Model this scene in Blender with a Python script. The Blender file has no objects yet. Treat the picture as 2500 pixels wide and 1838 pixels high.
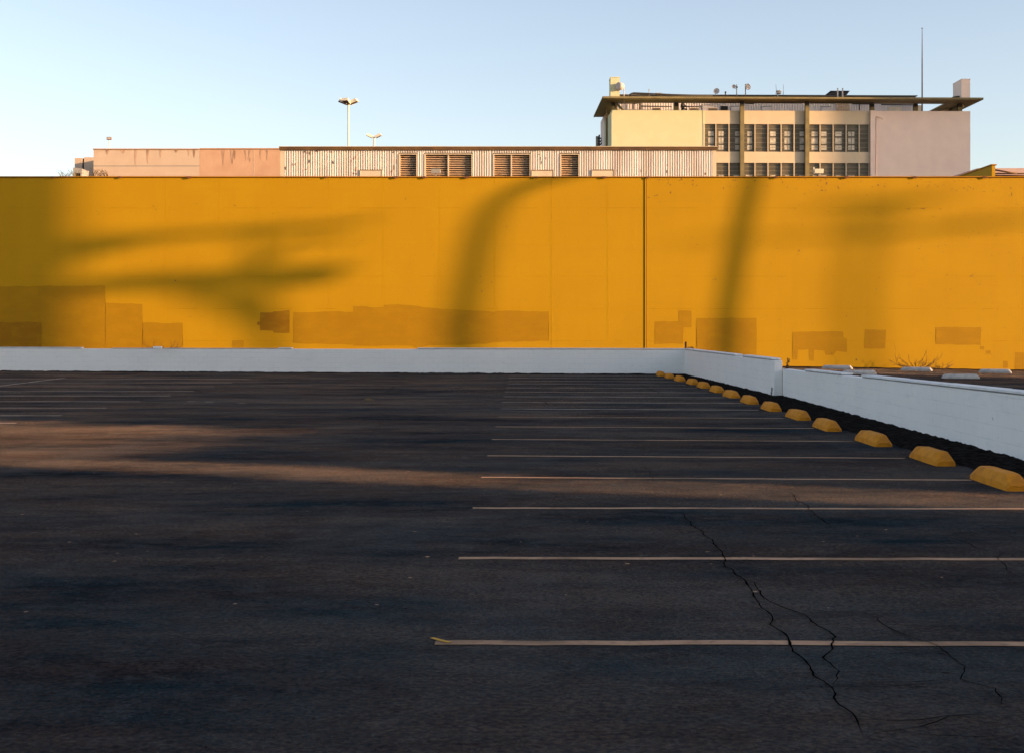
import bpy, bmesh, math, random
from mathutils import Vector, Matrix, noise as mnoise
random.seed(7)
scene = bpy.context.scene
COL = scene.collection
F, HX, HY, CH = 3282.0, 1274.0, 810.0, 1.65     # calibrated lens, vanishing point and eye height
R = math.radians

def P(px, py, Y):
    return Vector(((px-HX)/F*Y, Y, CH+(HY-py)/F*Y))
def G(px, py):
    D = F*CH/(py-HY)
    return Vector(((px-HX)/F*D, D, 0))

# ------------------------------------------------------------------ materials
def mat(name, col, rough=0.8, col2=None, scale=3.0, amt=1.0, bump=0.0, bscale=40.0, metal=0.0, stretch=(1,1,1),
        detail=6, lo=0.35, hi=0.65, spec=0.3):
    m = bpy.data.materials.new(name); m.use_nodes = True
    nt = m.node_tree; N = nt.nodes; L = nt.links
    b = N['Principled BSDF']
    b.inputs['Base Color'].default_value = (*col, 1)
    b.inputs['Roughness'].default_value = rough
    b.inputs['Metallic'].default_value = metal
    b.inputs['Specular IOR Level'].default_value = spec
    tc = N.new('ShaderNodeTexCoord'); mp = N.new('ShaderNodeMapping')
    mp.inputs['Scale'].default_value = stretch
    L.new(tc.outputs['Object'], mp.inputs['Vector'])
    if col2:
        n = N.new('ShaderNodeTexNoise'); n.inputs['Scale'].default_value = scale; n.inputs['Detail'].default_value = detail
        L.new(mp.outputs[0], n.inputs['Vector'])
        r = N.new('ShaderNodeMapRange'); r.inputs[1].default_value = lo; r.inputs[2].default_value = hi
        r.inputs[4].default_value = amt
        L.new(n.outputs['Fac'], r.inputs[0])
        mx = N.new('ShaderNodeMix'); mx.data_type = 'RGBA'
        mx.inputs[6].default_value = (*col, 1); mx.inputs[7].default_value = (*col2, 1)
        L.new(r.outputs[0], mx.inputs[0]); L.new(mx.outputs[2], b.inputs['Base Color'])
    if bump:
        n2 = N.new('ShaderNodeTexNoise'); n2.inputs['Scale'].default_value = bscale; n2.inputs['Detail'].default_value = 5
        L.new(tc.outputs['Object'], n2.inputs['Vector'])
        bp = N.new('ShaderNodeBump'); bp.inputs['Strength'].default_value = bump; bp.inputs['Distance'].default_value = 0.02
        L.new(n2.outputs['Fac'], bp.inputs['Height']); L.new(bp.outputs[0], b.inputs['Normal'])
    return m

class NB:
    """small node-building helper for the layered materials"""
    def __init__(s, m):
        s.nt = m.node_tree; s.N = s.nt.nodes; s.L = s.nt.links
        s.tc = s.N.new('ShaderNodeTexCoord')
    def noise(s, scale, stretch=(1,1,1), detail=5, lo=0.4, hi=0.6, rough=0.55, a=0.0, b=1.0, w=0.0):
        mp = s.N.new('ShaderNodeMapping'); mp.inputs['Scale'].default_value = stretch; mp.inputs['Location'].default_value = (w, w*1.7, w*.3)
        s.L.new(s.tc.outputs['Object'], mp.inputs['Vector'])
        n = s.N.new('ShaderNodeTexNoise'); n.inputs['Scale'].default_value = scale
        n.inputs['Detail'].default_value = detail; n.inputs['Roughness'].default_value = rough
        s.L.new(mp.outputs[0], n.inputs['Vector'])
        r = s.N.new('ShaderNodeMapRange')
        for i, v in ((1, lo), (2, hi), (3, a), (4, b)): r.inputs[i].default_value = v
        s.L.new(n.outputs['Fac'], r.inputs[0]); return r.outputs[0]
    def mix(s, fac, c1, c2, mode='MIX'):
        mx = s.N.new('ShaderNodeMix'); mx.data_type = 'RGBA'; mx.blend_type = mode
        for i, c in ((0, fac), (6, c1), (7, c2)):
            if isinstance(c, (int, float)): mx.inputs[i].default_value = c
            elif isinstance(c, tuple): mx.inputs[i].default_value = (*c, 1)
            else: s.L.new(c, mx.inputs[i])
        return mx.outputs[2]

def asphalt_material(name='asphalt', k=1.0):
    m = bpy.data.materials.new(name); m.use_nodes = True
    b = m.node_tree.nodes['Principled BSDF']; nb = NB(m)
    c = nb.mix(nb.noise(0.22, (0.5,1,1), 6, .38, .62), (0.008*k,0.026*k,0.038*k), (0.034*k,0.060*k,0.072*k))
    c = nb.mix(nb.noise(0.9, (0.35,1.0,1), 6, .44, .64, b=.75, w=3, rough=.65), c, (0.006*k,0.010*k,0.018*k))       # worn, oily streaks
    c = nb.mix(nb.noise(0.5, (1,0.3,1), 5, .52, .68, b=.55, w=9, rough=.65), c, (0.075*k,0.092*k,0.100*k))           # paler wheel tracks
    c = nb.mix(nb.noise(2.6, (.6,1,1), 6, .46, .66, b=.6, w=13, rough=.7), c, (0.008*k,0.012*k,0.020*k))
    c = nb.mix(nb.noise(6, (1,1,1), 6, .50, .68, b=.55, w=5, rough=.7), c, (0.075*k,0.092*k,0.102*k))
    c = nb.mix(nb.noise(22, (1,1,1), 5, .54, .66, b=.35, w=17, rough=.75), c, (0.10*k,0.10*k,0.10*k))
    c = nb.mix(nb.noise(27, (1,1,1), 5, .52, .64, b=.5, w=27, rough=.75), c, (0.003*k,0.004*k,0.005*k))
    c = nb.mix(nb.noise(60, (1,1,1), 4, .42, .62, b=.75, w=1, rough=.7), c, (0.008*k,0.008*k,0.009*k))
    c = nb.mix(nb.noise(45, (1,1,1), 2, .66, .74, b=.6, w=2), c, (0.12,0.115,0.11))                  # pale stones
    c = nb.mix(nb.noise(9, (1,1,1), 2, .72, .75, b=.9, w=4), c, (0.005,0.005,0.006))                # dark spots
    m.node_tree.links.new(c, b.inputs['Base Color'])
    r = nb.noise(0.7, (0.4,1,1), 4, .35, .65, a=.62, b=.85, w=7)
    m.node_tree.links.new(r, b.inputs['Roughness'])
    b.inputs['Specular IOR Level'].default_value = 0.0
    sh = nb.noise(0.8, (.4,1,1), 6, .36, .66, a=.54, b=.03, w=3, rough=.7); sh2 = nb.noise(30, (1,1,1), 4, .35, .65, a=.45, b=1.35, w=21)
    mu = nb.N.new('ShaderNodeMath'); mu.operation = 'MULTIPLY'; nb.L.new(sh, mu.inputs[0]); nb.L.new(sh2, mu.inputs[1]); nb.L.new(mu.outputs[0], b.inputs['Sheen Weight'])
    b.inputs['Sheen Roughness'].default_value = .07; b.inputs['Sheen Tint'].default_value = (1,.64,.42,1)
    n = nb.N.new('ShaderNodeTexNoise'); n.inputs['Scale'].default_value = 110; n.inputs['Detail'].default_value = 6; n.inputs['Roughness'].default_value = .7
    nb.L.new(nb.tc.outputs['Object'], n.inputs['Vector'])
    n2 = nb.N.new('ShaderNodeTexNoise'); n2.inputs['Scale'].default_value = 1.2; n2.inputs['Detail'].default_value = 3
    nb.L.new(nb.tc.outputs['Object'], n2.inputs['Vector'])
    b1 = nb.N.new('ShaderNodeBump'); b1.inputs['Strength'].default_value = .2; b1.inputs['Distance'].default_value = .02
    b2 = nb.N.new('ShaderNodeBump'); b2.inputs['Strength'].default_value = .8; b2.inputs['Distance'].default_value = .015
    nb.L.new(n2.outputs['Fac'], b1.inputs['Height']); nb.L.new(n.outputs['Fac'], b2.inputs['Height'])
    nb.L.new(b1.outputs[0], b2.inputs['Normal']); nb.L.new(b2.outputs[0], b.inputs['Normal'])
    return m

def yellow_material(name, base, dark, patch=False):
    m = bpy.data.materials.new(name); m.use_nodes = True
    b = m.node_tree.nodes['Principled BSDF']; nb = NB(m)
    c = nb.mix(nb.noise(0.35, (1,1,1), 6, .35, .65, b=.55), base, dark)
    c = nb.mix(nb.noise(1.6, (1,1,0.12), 5, .5, .72, b=.35, w=3), c, dark)                       # faint runs
    c = nb.mix(nb.noise(3.0, (0.08,1,2), 4, .55, .72, b=.22, w=6), c, dark)
    c = nb.mix(nb.noise(28, (1,1,1), 3, .3, .7, a=0, b=.22, w=8), c, tuple(v*.72 for v in dark))
    if patch:
        c = nb.mix(nb.noise(1.1, (1,1,2.2), 5, .45, .75, b=.45, w=31, rough=.65), c, (0.46,0.24,0.002))
    if not patch:
        c = nb.mix(nb.noise(7, (1,1,1), 3, .735, .75, b=.7, w=11), c, (0.17,0.07,0.01))           # flaked specks
    m.node_tree.links.new(c, b.inputs['Base Color'])
    b.inputs['Roughness'].default_value = .75; b.inputs['Specular IOR Level'].default_value = .2
    n = nb.N.new('ShaderNodeTexNoise'); n.inputs['Scale'].default_value = 22; n.inputs['Detail'].default_value = 5
    nb.L.new(nb.tc.outputs['Object'], n.inputs['Vector'])
    b1 = nb.N.new('ShaderNodeBump'); b1.inputs['Strength'].default_value = .25; b1.inputs['Distance'].default_value = .02
    nb.L.new(n.outputs['Fac'], b1.inputs['Height']); nb.L.new(b1.outputs[0], b.inputs['Normal'])
    return m

def fade_material(name, col, under, scale, stretch=(1,1,1), lo=.45, hi=.6, rough=.8):
    m = bpy.data.materials.new(name); m.use_nodes = True
    b = m.node_tree.nodes['Principled BSDF']; nb = NB(m)
    c = nb.mix(nb.noise(scale, stretch, 5, lo, hi), col, under)
    c = nb.mix(nb.noise(scale*12, stretch, 3, .5, .75, b=.5), c, under)
    nb.L.new(c, b.inputs['Base Color']); b.inputs['Roughness'].default_value = rough
    b.inputs['Specular IOR Level'].default_value = .05
    return m

def block_material():
    """white painted concrete block: faint courses and joints, scuffs"""
    m = bpy.data.materials.new('white_block'); m.use_nodes = True
    b = m.node_tree.nodes['Principled BSDF']; nb = NB(m)
    # texture runs along the length of the wall (stored in the UV map, metres)
    uv = nb.N.new('ShaderNodeUVMap')
    br = nb.N.new('ShaderNodeTexBrick'); br.inputs['Scale'].default_value = 1
    br.inputs['Mortar Size'].default_value = .006; br.inputs['Mortar Smooth'].default_value = .6
    br.inputs['Brick Width'].default_value = .4; br.inputs['Row Height'].default_value = .2
    br.inputs['Color1'].default_value = (0,0,0,1); br.inputs['Color2'].default_value = (0.25,0.25,0.25,1); br.inputs['Mortar'].default_value = (1,1,1,1)
    nb.L.new(uv.outputs[0], br.inputs['Vector'])
    c = nb.mix(nb.noise(0.8, (1,1,1), 5, .35, .65), (0.92,0.89,0.84), (0.88,0.855,0.81))
    c = nb.mix(nb.noise(2.5, (1,1,4), 5, .55, .75, b=.2, w=4), c, (0.60,0.60,0.59))
    c = nb.mix(nb.noise(12, (1,1,1), 2, .74, .77, b=.6, w=6), c, (0.3,0.29,0.28))
    mulm = nb.N.new('ShaderNodeMath'); mulm.operation = 'MULTIPLY'
    nb.L.new(br.outputs['Fac'], mulm.inputs[0]); nb.L.new(nb.noise(1.5, (1,1,1), 4, .4, .6, a=.04, b=.40, w=2), mulm.inputs[1])
    c = nb.mix(mulm.outputs[0], c, (0.5,0.5,0.49))
    nb.L.new(c, b.inputs['Base Color']); b.inputs['Roughness'].default_value = .8
    b.inputs['Specular IOR Level'].default_value = .2
    n = nb.N.new('ShaderNodeTexNoise'); n.inputs['Scale'].default_value = 30; n.inputs['Detail'].default_value = 5
    nb.L.new(nb.tc.outputs['Object'], n.inputs['Vector'])
    b1 = nb.N.new('ShaderNodeBump'); b1.inputs['Strength'].default_value = .15; b1.inputs['Distance'].default_value = .01
    inv = nb.N.new('ShaderNodeMath'); inv.operation = 'SUBTRACT'; inv.inputs[0].default_value = 1
    nb.L.new(mulm.outputs[0], inv.inputs[1])
    b2 = nb.N.new('ShaderNodeBump'); b2.inputs['Strength'].default_value = .4; b2.inputs['Distance'].default_value = .008
    nb.L.new(n.outputs['Fac'], b1.inputs['Height']); nb.L.new(inv.outputs[0], b2.inputs['Height'])
    nb.L.new(b1.outputs[0], b2.inputs['Normal']); nb.L.new(b2.outputs[0], b.inputs['Normal'])
    return m

M = {}
M['asphalt'] = asphalt_material(k=.95)
M['crack'] = mat('crack', (0.0022,0.0024,0.0028), 1.0, spec=0)
M['dirt'] = mat('dirt', (0.006,0.0055,0.0055), 1.0, (0.030,0.025,0.021), 12, bump=.9, bscale=60, spec=0)
M['line'] = fade_material('road_paint', (0.45,0.275,0.17), (0.085,0.058,0.04), 1.3, lo=.48, hi=.78)
M['line_faded'] = fade_material('road_paint_faded', (0.42,0.34,0.27), (0.10,0.085,0.075), 1.1, lo=.48, hi=.74)
M['line_yellow'] = mat('yellow_road_paint', (0.55,0.30,0.03), .8)
YB, YD = (0.492,0.264,0.002), (0.440,0.226,0.0015)
M['yellow'] = yellow_material('yellow_paint', YB, YD)
M['ypatch'] = yellow_material('yellow_touch_up', (0.375,0.188,0.00124), (0.34,0.165,0.00124), True)
M['ypatch2'] = yellow_material('brown_touch_up', (0.29,0.130,0.00124), (0.26,0.115,0.00124), True)
M['seam'] = fade_material('seam', (0.34,0.17,0.003), (0.480,0.253,0.002), 0.9, lo=.40, hi=.56)
M['seam_pale'] = fade_material('seam_pale', (0.505,0.275,0.003), (0.485,0.257,0.002), 0.7, lo=.42, hi=.62)
M['chip'] = mat('chip', (0.13,0.045,0.012), .9, (0.30,0.16,0.07), 20)
M['coping'] = yellow_material('yellow_coping', (0.4752,0.198,0.00528), (0.297,0.1254,0.0066), True)
M['rust'] = mat('rust', (0.09,0.03,0.012), .9, (0.20,0.08,0.03), 9)
M['groove'] = mat('dark_groove', (0.12,0.035,0.004), .9)
M['white'] = block_material()
M['cap'] = mat('white_cap', (0.86,0.85,0.82), .75, (0.72,0.71,0.70), 3, bump=.2)
M['cap_under'] = mat('cap_mortar', (0.28,0.28,0.29), .9)
M['stop_y'] = mat('yellow_stop', (0.68,0.25,0.006), .8, (0.48,0.165,0.006), 6, bump=.5, bscale=35, lo=.42, hi=.72)
M['stop_w'] = mat('white_stop', (0.48,0.47,0.45), .8, (0.32,0.31,0.30), 7, bump=.4, bscale=35, lo=.42, hi=.75)
M['peach'] = mat('peach_stucco', (0.60,0.45,0.33), .9, (0.56,0.41,0.30), 1.2, bump=.3, bscale=15)
M['peach_b'] = mat('peach_stucco_darker', (0.5848,0.3604,0.2312), .9, (0.5372,0.3196,0.204), 1.2, bump=.3, bscale=15)
M['stain'] = fade_material('stain', (0.3128,0.1836,0.1156), (0.5712,0.3672,0.2448), 2.2, (1.5,1,.35), lo=.42, hi=.58)
M['metal_rib'] = mat('cream_metal', (0.82,0.75,0.68), .6, (0.576,0.48,0.4), .6, metal=0.0, stretch=(2,1,.15))
M['trim'] = mat('cream_trim', (0.666,0.5476,0.3848), .7, (0.592,0.4736,0.3404), 2)
M['fascia'] = mat('brown_fascia', (0.15,0.07875,0.02625), .8, (0.09,0.04875,0.0225), 1.5, stretch=(1,1,.3))
M['slat'] = mat('louvre_slat', (0.63,0.435,0.27), .7, (0.54,0.36,0.225), 5)
M['dark'] = mat('dark_void', (0.02,0.016,0.014), .9)
M['cream'] = mat('cream_yellow_stucco', (0.62,0.60,0.37), .9, (0.59,0.565,0.34), 1.0, bump=.25, bscale=12)
M['sand'] = mat('sand_stucco', (0.63,0.51,0.35), .9, (0.595,0.475,0.32), 1.0, bump=.25, bscale=12)
M['mauve'] = mat('rose_stucco', (0.88,0.69,0.57), .9, (0.82,0.63,0.53), .8, bump=.25, bscale=12)
M['olive'] = mat('olive_paint', (0.238,0.189,0.084), .8, (0.182,0.147,0.07), 2)
M['soffit'] = mat('soffit', (0.392,0.308,0.154), .85, (0.322,0.259,0.14), 1.5)
M['greytrim'] = mat('grey_trim', (0.30,0.27,0.24), .8)
M['pent'] = mat('grey_corrugated', (0.595,0.5185,0.4675), .7, (0.51,0.442,0.408), .8)
M['roofgrey'] = mat('roof_grey', (0.13,0.13,0.13), .8)
M['glass'] = mat('dark_glass', (0.085,0.070,0.042), .35, (0.13,0.105,0.065), 1.6, spec=.3)
M['pane_panel'] = mat('pale_pane_panel', (0.66,0.60,0.50), .8, (0.40,0.36,0.28), 5)
M['bar'] = mat('window_bar', (0.30,0.27,0.19), .6)
M['pipe'] = mat('dark_pipe', (0.035,0.030,0.028), .7)
M['dish'] = mat('dish_paint', (0.558,0.468,0.414), .5)
M['lamp'] = mat('lamp_paint', (0.782,0.697,0.527), .5)
M['lens'] = mat('lamp_lens', (0.14,0.12,0.10), .4)
M['pole_brown'] = mat('brown_pole', (0.26,0.17,0.14), .6)
M['twig'] = mat('dry_twig', (0.10,0.055,0.022), .9, (0.16,0.085,0.03), 12)
M['weed'] = mat('dry_weed', (0.17,0.11,0.04), .9, (0.10,0.075,0.03), 12)
M['green_weed'] = mat('green_weed', (0.045,0.06,0.025), .9)
M['bark'] = mat('bark', (0.14,0.10,0.07), .9, (0.08,0.06,0.045), 6, bump=.6)
M['leaf'] = mat('leaf', (0.055,0.085,0.03), .7, (0.09,0.11,0.04), 2)
M['office'] = mat('office_stucco', (0.74,0.70,0.64), .9, (0.68,0.64,0.58), .5)
M['officeglass'] = mat('office_glass', (0.04,0.05,0.06), .15, spec=.5)
M['pinkroof'] = mat('pink_roof', (0.48,0.352,0.32), .9, (0.432,0.312,0.288), 2)
M['unit'] = mat('unit_paint', (0.368,0.336,0.296), .6, (0.304,0.28,0.248), 3)

# ------------------------------------------------------------------ mesh helpers
class MB:
    def __init__(s): s.bm = bmesh.new()
    def quad(s, pts, mi=0):
        f = s.bm.faces.new([s.bm.verts.new(p) for p in pts]); f.material_index = mi; return f
    def box(s, x0, x1, y0, y1, z0, z1, mi=0):
        v = [s.bm.verts.new(p) for p in ((x0,y0,z0),(x1,y0,z0),(x1,y1,z0),(x0,y1,z0),(x0,y0,z1),(x1,y0,z1),(x1,y1,z1),(x0,y1,z1))]
        for idx in ((3,2,1,0),(4,5,6,7),(0,1,5,4),(1,2,6,5),(2,3,7,6),(3,0,4,7)):
            s.bm.faces.new([v[i] for i in idx]).material_index = mi
        return s
    def hexa(s, bot, top, mi=0):
        a = [s.bm.verts.new(p) for p in bot]; b = [s.bm.verts.new(p) for p in top]
        s.bm.faces.new(a[::-1]).material_index = mi; s.bm.faces.new(b).material_index = mi
        for i in range(len(a)):
            j = (i+1) % len(a); s.bm.faces.new((a[i], a[j], b[j], b[i])).material_index = mi
        return s
    def tube(s, pts, r, n=8, mi=0, caps=True):
        pts = [Vector(p) for p in pts]
        rs = r if isinstance(r, (list, tuple)) else [r]*len(pts)
        rings = []
        ref = None
        for i, p in enumerate(pts):
            d = (pts[min(i+1, len(pts)-1)]-pts[max(i-1, 0)]).normalized()
            if ref is None:
                ref = d.orthogonal().normalized()
            ref = (ref - d*ref.dot(d)).normalized()
            q = d.cross(ref)
            rings.append([s.bm.verts.new(p+(ref*math.cos(t)+q*math.sin(t))*rs[i]) for t in (2*math.pi*k/n for k in range(n))])
        for a, b in zip(rings, rings[1:]):
            for k in range(n):
                f = s.bm.faces.new((a[k], a[(k+1) % n], b[(k+1) % n], b[k])); f.material_index = mi; f.smooth = True
        if caps:
            s.bm.faces.new(rings[0][::-1]).material_index = mi; s.bm.faces.new(rings[-1]).material_index = mi
        return s
    def disc_dish(s, c, d, r, depth, n=20, mi=0):
        """shallow bowl, opening along d"""
        c = Vector(c); d = Vector(d).normalized(); u = d.orthogonal().normalized(); v = d.cross(u)
        prev = None
        back = s.bm.verts.new(c-d*depth); back2 = s.bm.verts.new(c-d*(depth+.03))
        for fl, ctr in ((0, back), (1, back2)):
            prev = None
            for k in (.5, .85, 1.0):
                ring = [s.bm.verts.new(c-d*(depth*(1-k*k)+.03*fl)+(u*math.cos(t)+v*math.sin(t))*r*k) for t in (2*math.pi*i/n for i in range(n))]
                for i in range(n):
                    j = (i+1) % n
                    f = s.bm.faces.new((ctr, ring[i], ring[j])) if prev is None else s.bm.faces.new((prev[i], ring[i], ring[j], prev[j]))
                    f.smooth = True; f.material_index = mi
                prev = ring
        return s
    def build(s, name, m, parent=None, smooth=False, bevel=0):
        bm = s.bm
        off = parent_world(parent) if parent else None
        if off is not None:
            bmesh.ops.transform(bm, matrix=off.inverted(), verts=bm.verts)
        bmesh.ops.recalc_face_normals(bm, faces=bm.faces)
        me = bpy.data.meshes.new(name); bm.to_mesh(me); bm.free()
        for x in (m if isinstance(m, (list, tuple)) else [m]): me.materials.append(M[x] if isinstance(x, str) else x)
        o = bpy.data.objects.new(name, me); COL.objects.link(o)
        if parent: o.parent = parent
        if smooth:
            for p in me.polygons: p.use_smooth = True
        if bevel:
            md = o.modifiers.new('bevel', 'BEVEL'); md.width = bevel; md.segments = 2; md.limit_method = 'ANGLE'
        return o

def parent_world(o):
    m = Matrix.LocRotScale(o.location, o.rotation_euler, None)
    return parent_world(o.parent) @ m if o.parent else m

def tag(o, label=None, cat=None, group=None, kind=None):
    if label: o['label'] = label
    if cat: o['category'] = cat
    if group: o['group'] = group
    if kind: o['kind'] = kind
    return o

def empty(name, loc, label, cat, rz=0, group=None):
    o = bpy.data.objects.new(name, None); COL.objects.link(o)
    o.location = loc; o.rotation_euler = (0, 0, rz); o.empty_display_size = .3
    return tag(o, label, cat, group)

# ------------------------------------------------------------------ ground
def sstep(x, a, b):
    t = min(1, max(0, (x-a)/(b-a))); return t*t*(3-2*t)
def ground_z(x, y):
    w = sstep(x, 6.9, 10)*sstep(y, 30, 46)*(1-sstep(x, 26, 40))*(1-sstep(y, 62, 90))
    return -0.0152*(x-17.5)*w

g = MB()
xs = [-1500,-400,-120,-60,-40,-20,-10,0,4,6.9]+[7.5+i*.5 for i in range(20)]+[19,21,23,25,27,30,33,36,40,60,120,400,1500]
ys = [-1500,-400,-100,-20,0,15,28,30]+[32+i for i in range(16)]+[50,53,56,59,62,66,70,76,83,90,120,200,400,1500]
grid = [[g.bm.verts.new((x, y, ground_z(x, y))) for x in xs] for y in ys]
for j in range(len(ys)-1):
    for i in range(len(xs)-1):
        g.bm.faces.new((grid[j][i], grid[j][i+1], grid[j+1][i+1], grid[j+1][i]))

def ribbon(mb, pts, w, mi, z=.010, step=.05, jag=.5, taper=True):
    """a jagged strip lying on the ground along pts"""
    pl = []
    for a, b in zip(pts, pts[1:]):
        a, b = Vector(a), Vector(b)
        n = max(1, int((b-a).length/step))
        for i in range(n): pl.append(a.lerp(b, i/n))
    pl.append(Vector(pts[-1]))
    prev = None; L = len(pl)
    for i, p in enumerate(pl):
        d = (pl[min(i+1, L-1)]-pl[max(i-1, 0)]).normalized(); nrm = Vector((-d.y, d.x, 0))
        off = nrm*(mnoise.noise(Vector((p.x*3.1, p.y*3.1, 5.)))*.10+mnoise.noise(Vector((p.x*13., p.y*13., 1.)))*.035)*jag
        ww = w*(.35+1.1*abs(mnoise.noise(Vector((p.x*5., p.y*5., 9.))))+.5*random.random())
        if taper: ww *= min(1, .15+min(i, L-1-i)/6)
        q = p+off; zz = ground_z(q.x, q.y)+z
        cur = (mb.bm.verts.new((q.x-nrm.x*ww/2, q.y-nrm.y*ww/2, zz)), mb.bm.verts.new((q.x+nrm.x*ww/2, q.y+nrm.y*ww/2, zz)))
        if prev:
            f = mb.bm.faces.new((prev[0], cur[0], cur[1], prev[1])); f.material_index = mi
        prev = cur
def C1(pts): return [G(1500+x/2.247, 1150+y/2.247) for x, y in pts]
cracks = [
 (C1([(370,225),(430,300),(480,345),(530,380),(580,450),(600,520),(650,560),(700,605),(740,650),(770,700),(830,780),(880,850),(960,945),(1010,1010),(1080,1080),(1130,1145),(1190,1195),(1220,1250),(1270,1310),(1330,1380),(1390,1450),(1440,1490)]), .030),
 (C1([(700,605),(760,610),(790,680),(860,720),(950,765),(1050,800),(1110,830),(1150,870),(1200,915),(1185,980),(1150,1030),(1190,1075),(1235,1105),(1245,1130),(1200,1185)]), .028),
 (C1([(1235,1105),(1330,1115),(1420,1125),(1500,1148),(1590,1170),(1680,1190)]), .016),
 (C1([(965,118),(1000,160),(1050,190),(1090,225),(1130,255),(1170,290),(1180,318)]), .026),
 (C1([(1000,325),(1200,335),(1400,350),(1600,352),(1830,358),(1870,345),(2050,332),(2247,325)]), .016),
 (C1([(1830,358),(1900,385),(1990,425),(2100,445),(2130,455),(2110,500),(2160,530),(2180,560),(2247,580)]), .020),
 (C1([(760,640),(900,665),(1050,655),(1200,632),(1330,622),(1500,628),(1750,640),(1950,635),(2180,622),(2247,605)]), .016),
 (C1([(1330,770),(1440,810),(1510,860),(1540,885),(1620,915),(1760,960),(1800,1000),(1860,1040),(1930,1080),(1900,1150),(2000,1180),(2090,1200),(2120,1290),(2200,1320),(2247,1335)]), .024),
 (C1([(1540,885),(1420,905),(1300,915),(1210,918)]), .012),
 (C1([(1190,1195),(1330,1200),(1470,1215)]), .014),
 (C1([(1270,1310),(1480,1340)]), .012),
 (C1([(1420,1440),(1560,1430),(1690,1415),(1780,1390),(1850,1360),(2020,1340),(2160,1340),(2247,1330)]), .022),
 (C1([(1830,1290),(1930,1330),(2030,1355)]), .020),
 ([G(1820,1190), G(1875,1235), G(1900,1262)], .0),
 ([G(1560,1130), G(1585,1150), G(1600,1175)], .016),
 ([G(0,1246), G(160,1249), G(340,1248), G(620,1251), G(900,1247), G(1140,1248), G(1250,1251)], .020),
 ([G(964,917), G(985,925), G(1030,934)], .05), ([G(936,962), G(955,950), G(965,943)], .05),
 ([G(1560,940), G(1595,953), G(1622,963)], .06), ([G(1330,980), G(1338,988)], .05),
 ([G(310,1013), G(360,1016), G(430,1012), G(620,1015), G(680,1012)], .03),
 ([G(540,955), G(580,946), G(620,939)], .04), ([G(330,980), G(400,967), G(480,960)], .03),
 ([G(1060,1009), G(1180,1012), G(1300,1010)], .02),
 ([G(780,1330), G(960,1360), G(1100,1345), G(1260,1362)], .010),
 ([G(1950,1195), G(2100,1203), G(2300,1198), G(2480,1206)], .014),
]
for pts, w in cracks:
    if w: ribbon(g, pts, w*.38, 1, jag=.45)
for k in range(26):
    base = cracks[random.choice((0, 0, 1, 7, 11))][0]; i = random.randrange(len(base)-1)
    p = Vector(base[i]).lerp(Vector(base[i+1]), random.random()); a = random.uniform(-.5, .6) if random.random() < .7 else random.uniform(1.8, 2.6)
    pts = [p]
    for j in range(random.randint(2, 5)):
        p = p+Vector((math.cos(a), math.sin(a)*.6, 0))*random.uniform(.08, .22)*(1 if k % 2 else -1); a += random.uniform(-.6, .6); pts.append(p)
    ribbon(g, pts, .006, 1, jag=.3)
# pale litter stones and dark oil spots pressed into the surface
for i in range(70):
    px, py = random.uniform(0, 2500), random.uniform(960, 1500)
    p = G(px, py)
    if p.x > 5.4: continue
    r = random.uniform(.008, .022); a0 = random.random()*6
    vs = [g.bm.verts.new((p.x+r*math.cos(a0+t)*random.uniform(.6,1.2), p.y+r*math.sin(a0+t)*random.uniform(.6,1.2), .012)) for t in (0,1.2,2.5,3.8,5)]
    g.bm.faces.new(vs).material_index = 2
ground = g.build('ground', ['asphalt', 'crack', 'line'])
tag(ground, kind='structure')

# painted lines: parts of the ground
def line(p0, p1, w, m, name='parking_line', z=.005, lab=None, wob=.012):
    mb = MB(); a, b = Vector(p0), Vector(p1); n = max(2, int((b-a).length/.25)); d = (b-a).normalized(); q = Vector((-d.y, d.x, 0))
    pr = None
    for i in range(n+1):
        p = a.lerp(b, i/n); o1 = random.uniform(-wob, wob)*.5; s = mnoise.noise(p*.6)*.03
        zz = ground_z(p.x, p.y)+z
        c = (mb.bm.verts.new((p.x+q.x*(s-w/2+o1), p.y+q.y*(s-w/2+o1), zz)), mb.bm.verts.new((p.x+q.x*(s+w/2+o1), p.y+q.y*(s+w/2+o1), zz)))
        if pr: mb.bm.faces.new((pr[0], c[0], c[1], pr[1]))
        pr = c
    o = mb.build(name, m, ground)
    if lab: o['label'] = lab
    return o
lefts = [(1062,1568),(1128,1363),(1157,1240.6),(1179,1165),(1190.5,1112.5),(1197,1072.5),(1206,1041.5),(1214,1017.5)]
for k in range(17):
    if k < len(lefts): D = G(*lefts[k]).y
    else: D = 26.1+(k-7)*2.72
    xr = 5.0 if k < 9 else 5.1
    D1 = D-.12-.012*D if k > 2 else D-.06
    faded = k > 7
    line((-.46, D, 0), (xr, D1, 0), .10 if k < 8 else .14, 'line' if not faded else 'line_faded', wob=.02)
line((-.475, 7.235, 0), (-.375, 7.125, 0), .028, 'line_yellow', name='paint_mark', z=.009, lab='short yellow paint dash across the stripe end')
for px, py in ((40,1032.6),(150,1014.5),(260,995.9),(342,980.3),(416,966.6),(473.5,954.8),(523,943.8),(567,934.5),(606,926)):
    p = G(px, py); line((p.x, p.y, 0), (-24, p.y+.25, 0), .14, 'line_faded')
line((-15.9, 40.6, 0), (-16.3, 48, 0), .11, 'line_faded')
for px, py in ((467,979.7),(511,981),(589,983.7)):
    p = G(px, py); line((p.x-.09, p.y, 0), (p.x+.09, p.y, 0), .09, 'line_faded', name='paint_mark')
line((10.5, 57.5, 0), (16.2, 49.5, 0), .10, 'line_faded')
line((14.0, 53.0, 0), (22.0, 50.6, 0), .10, 'line_faded')
line((17.0, 45.2, 0), (23.0, 44.4, 0), .10, 'line')
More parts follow.
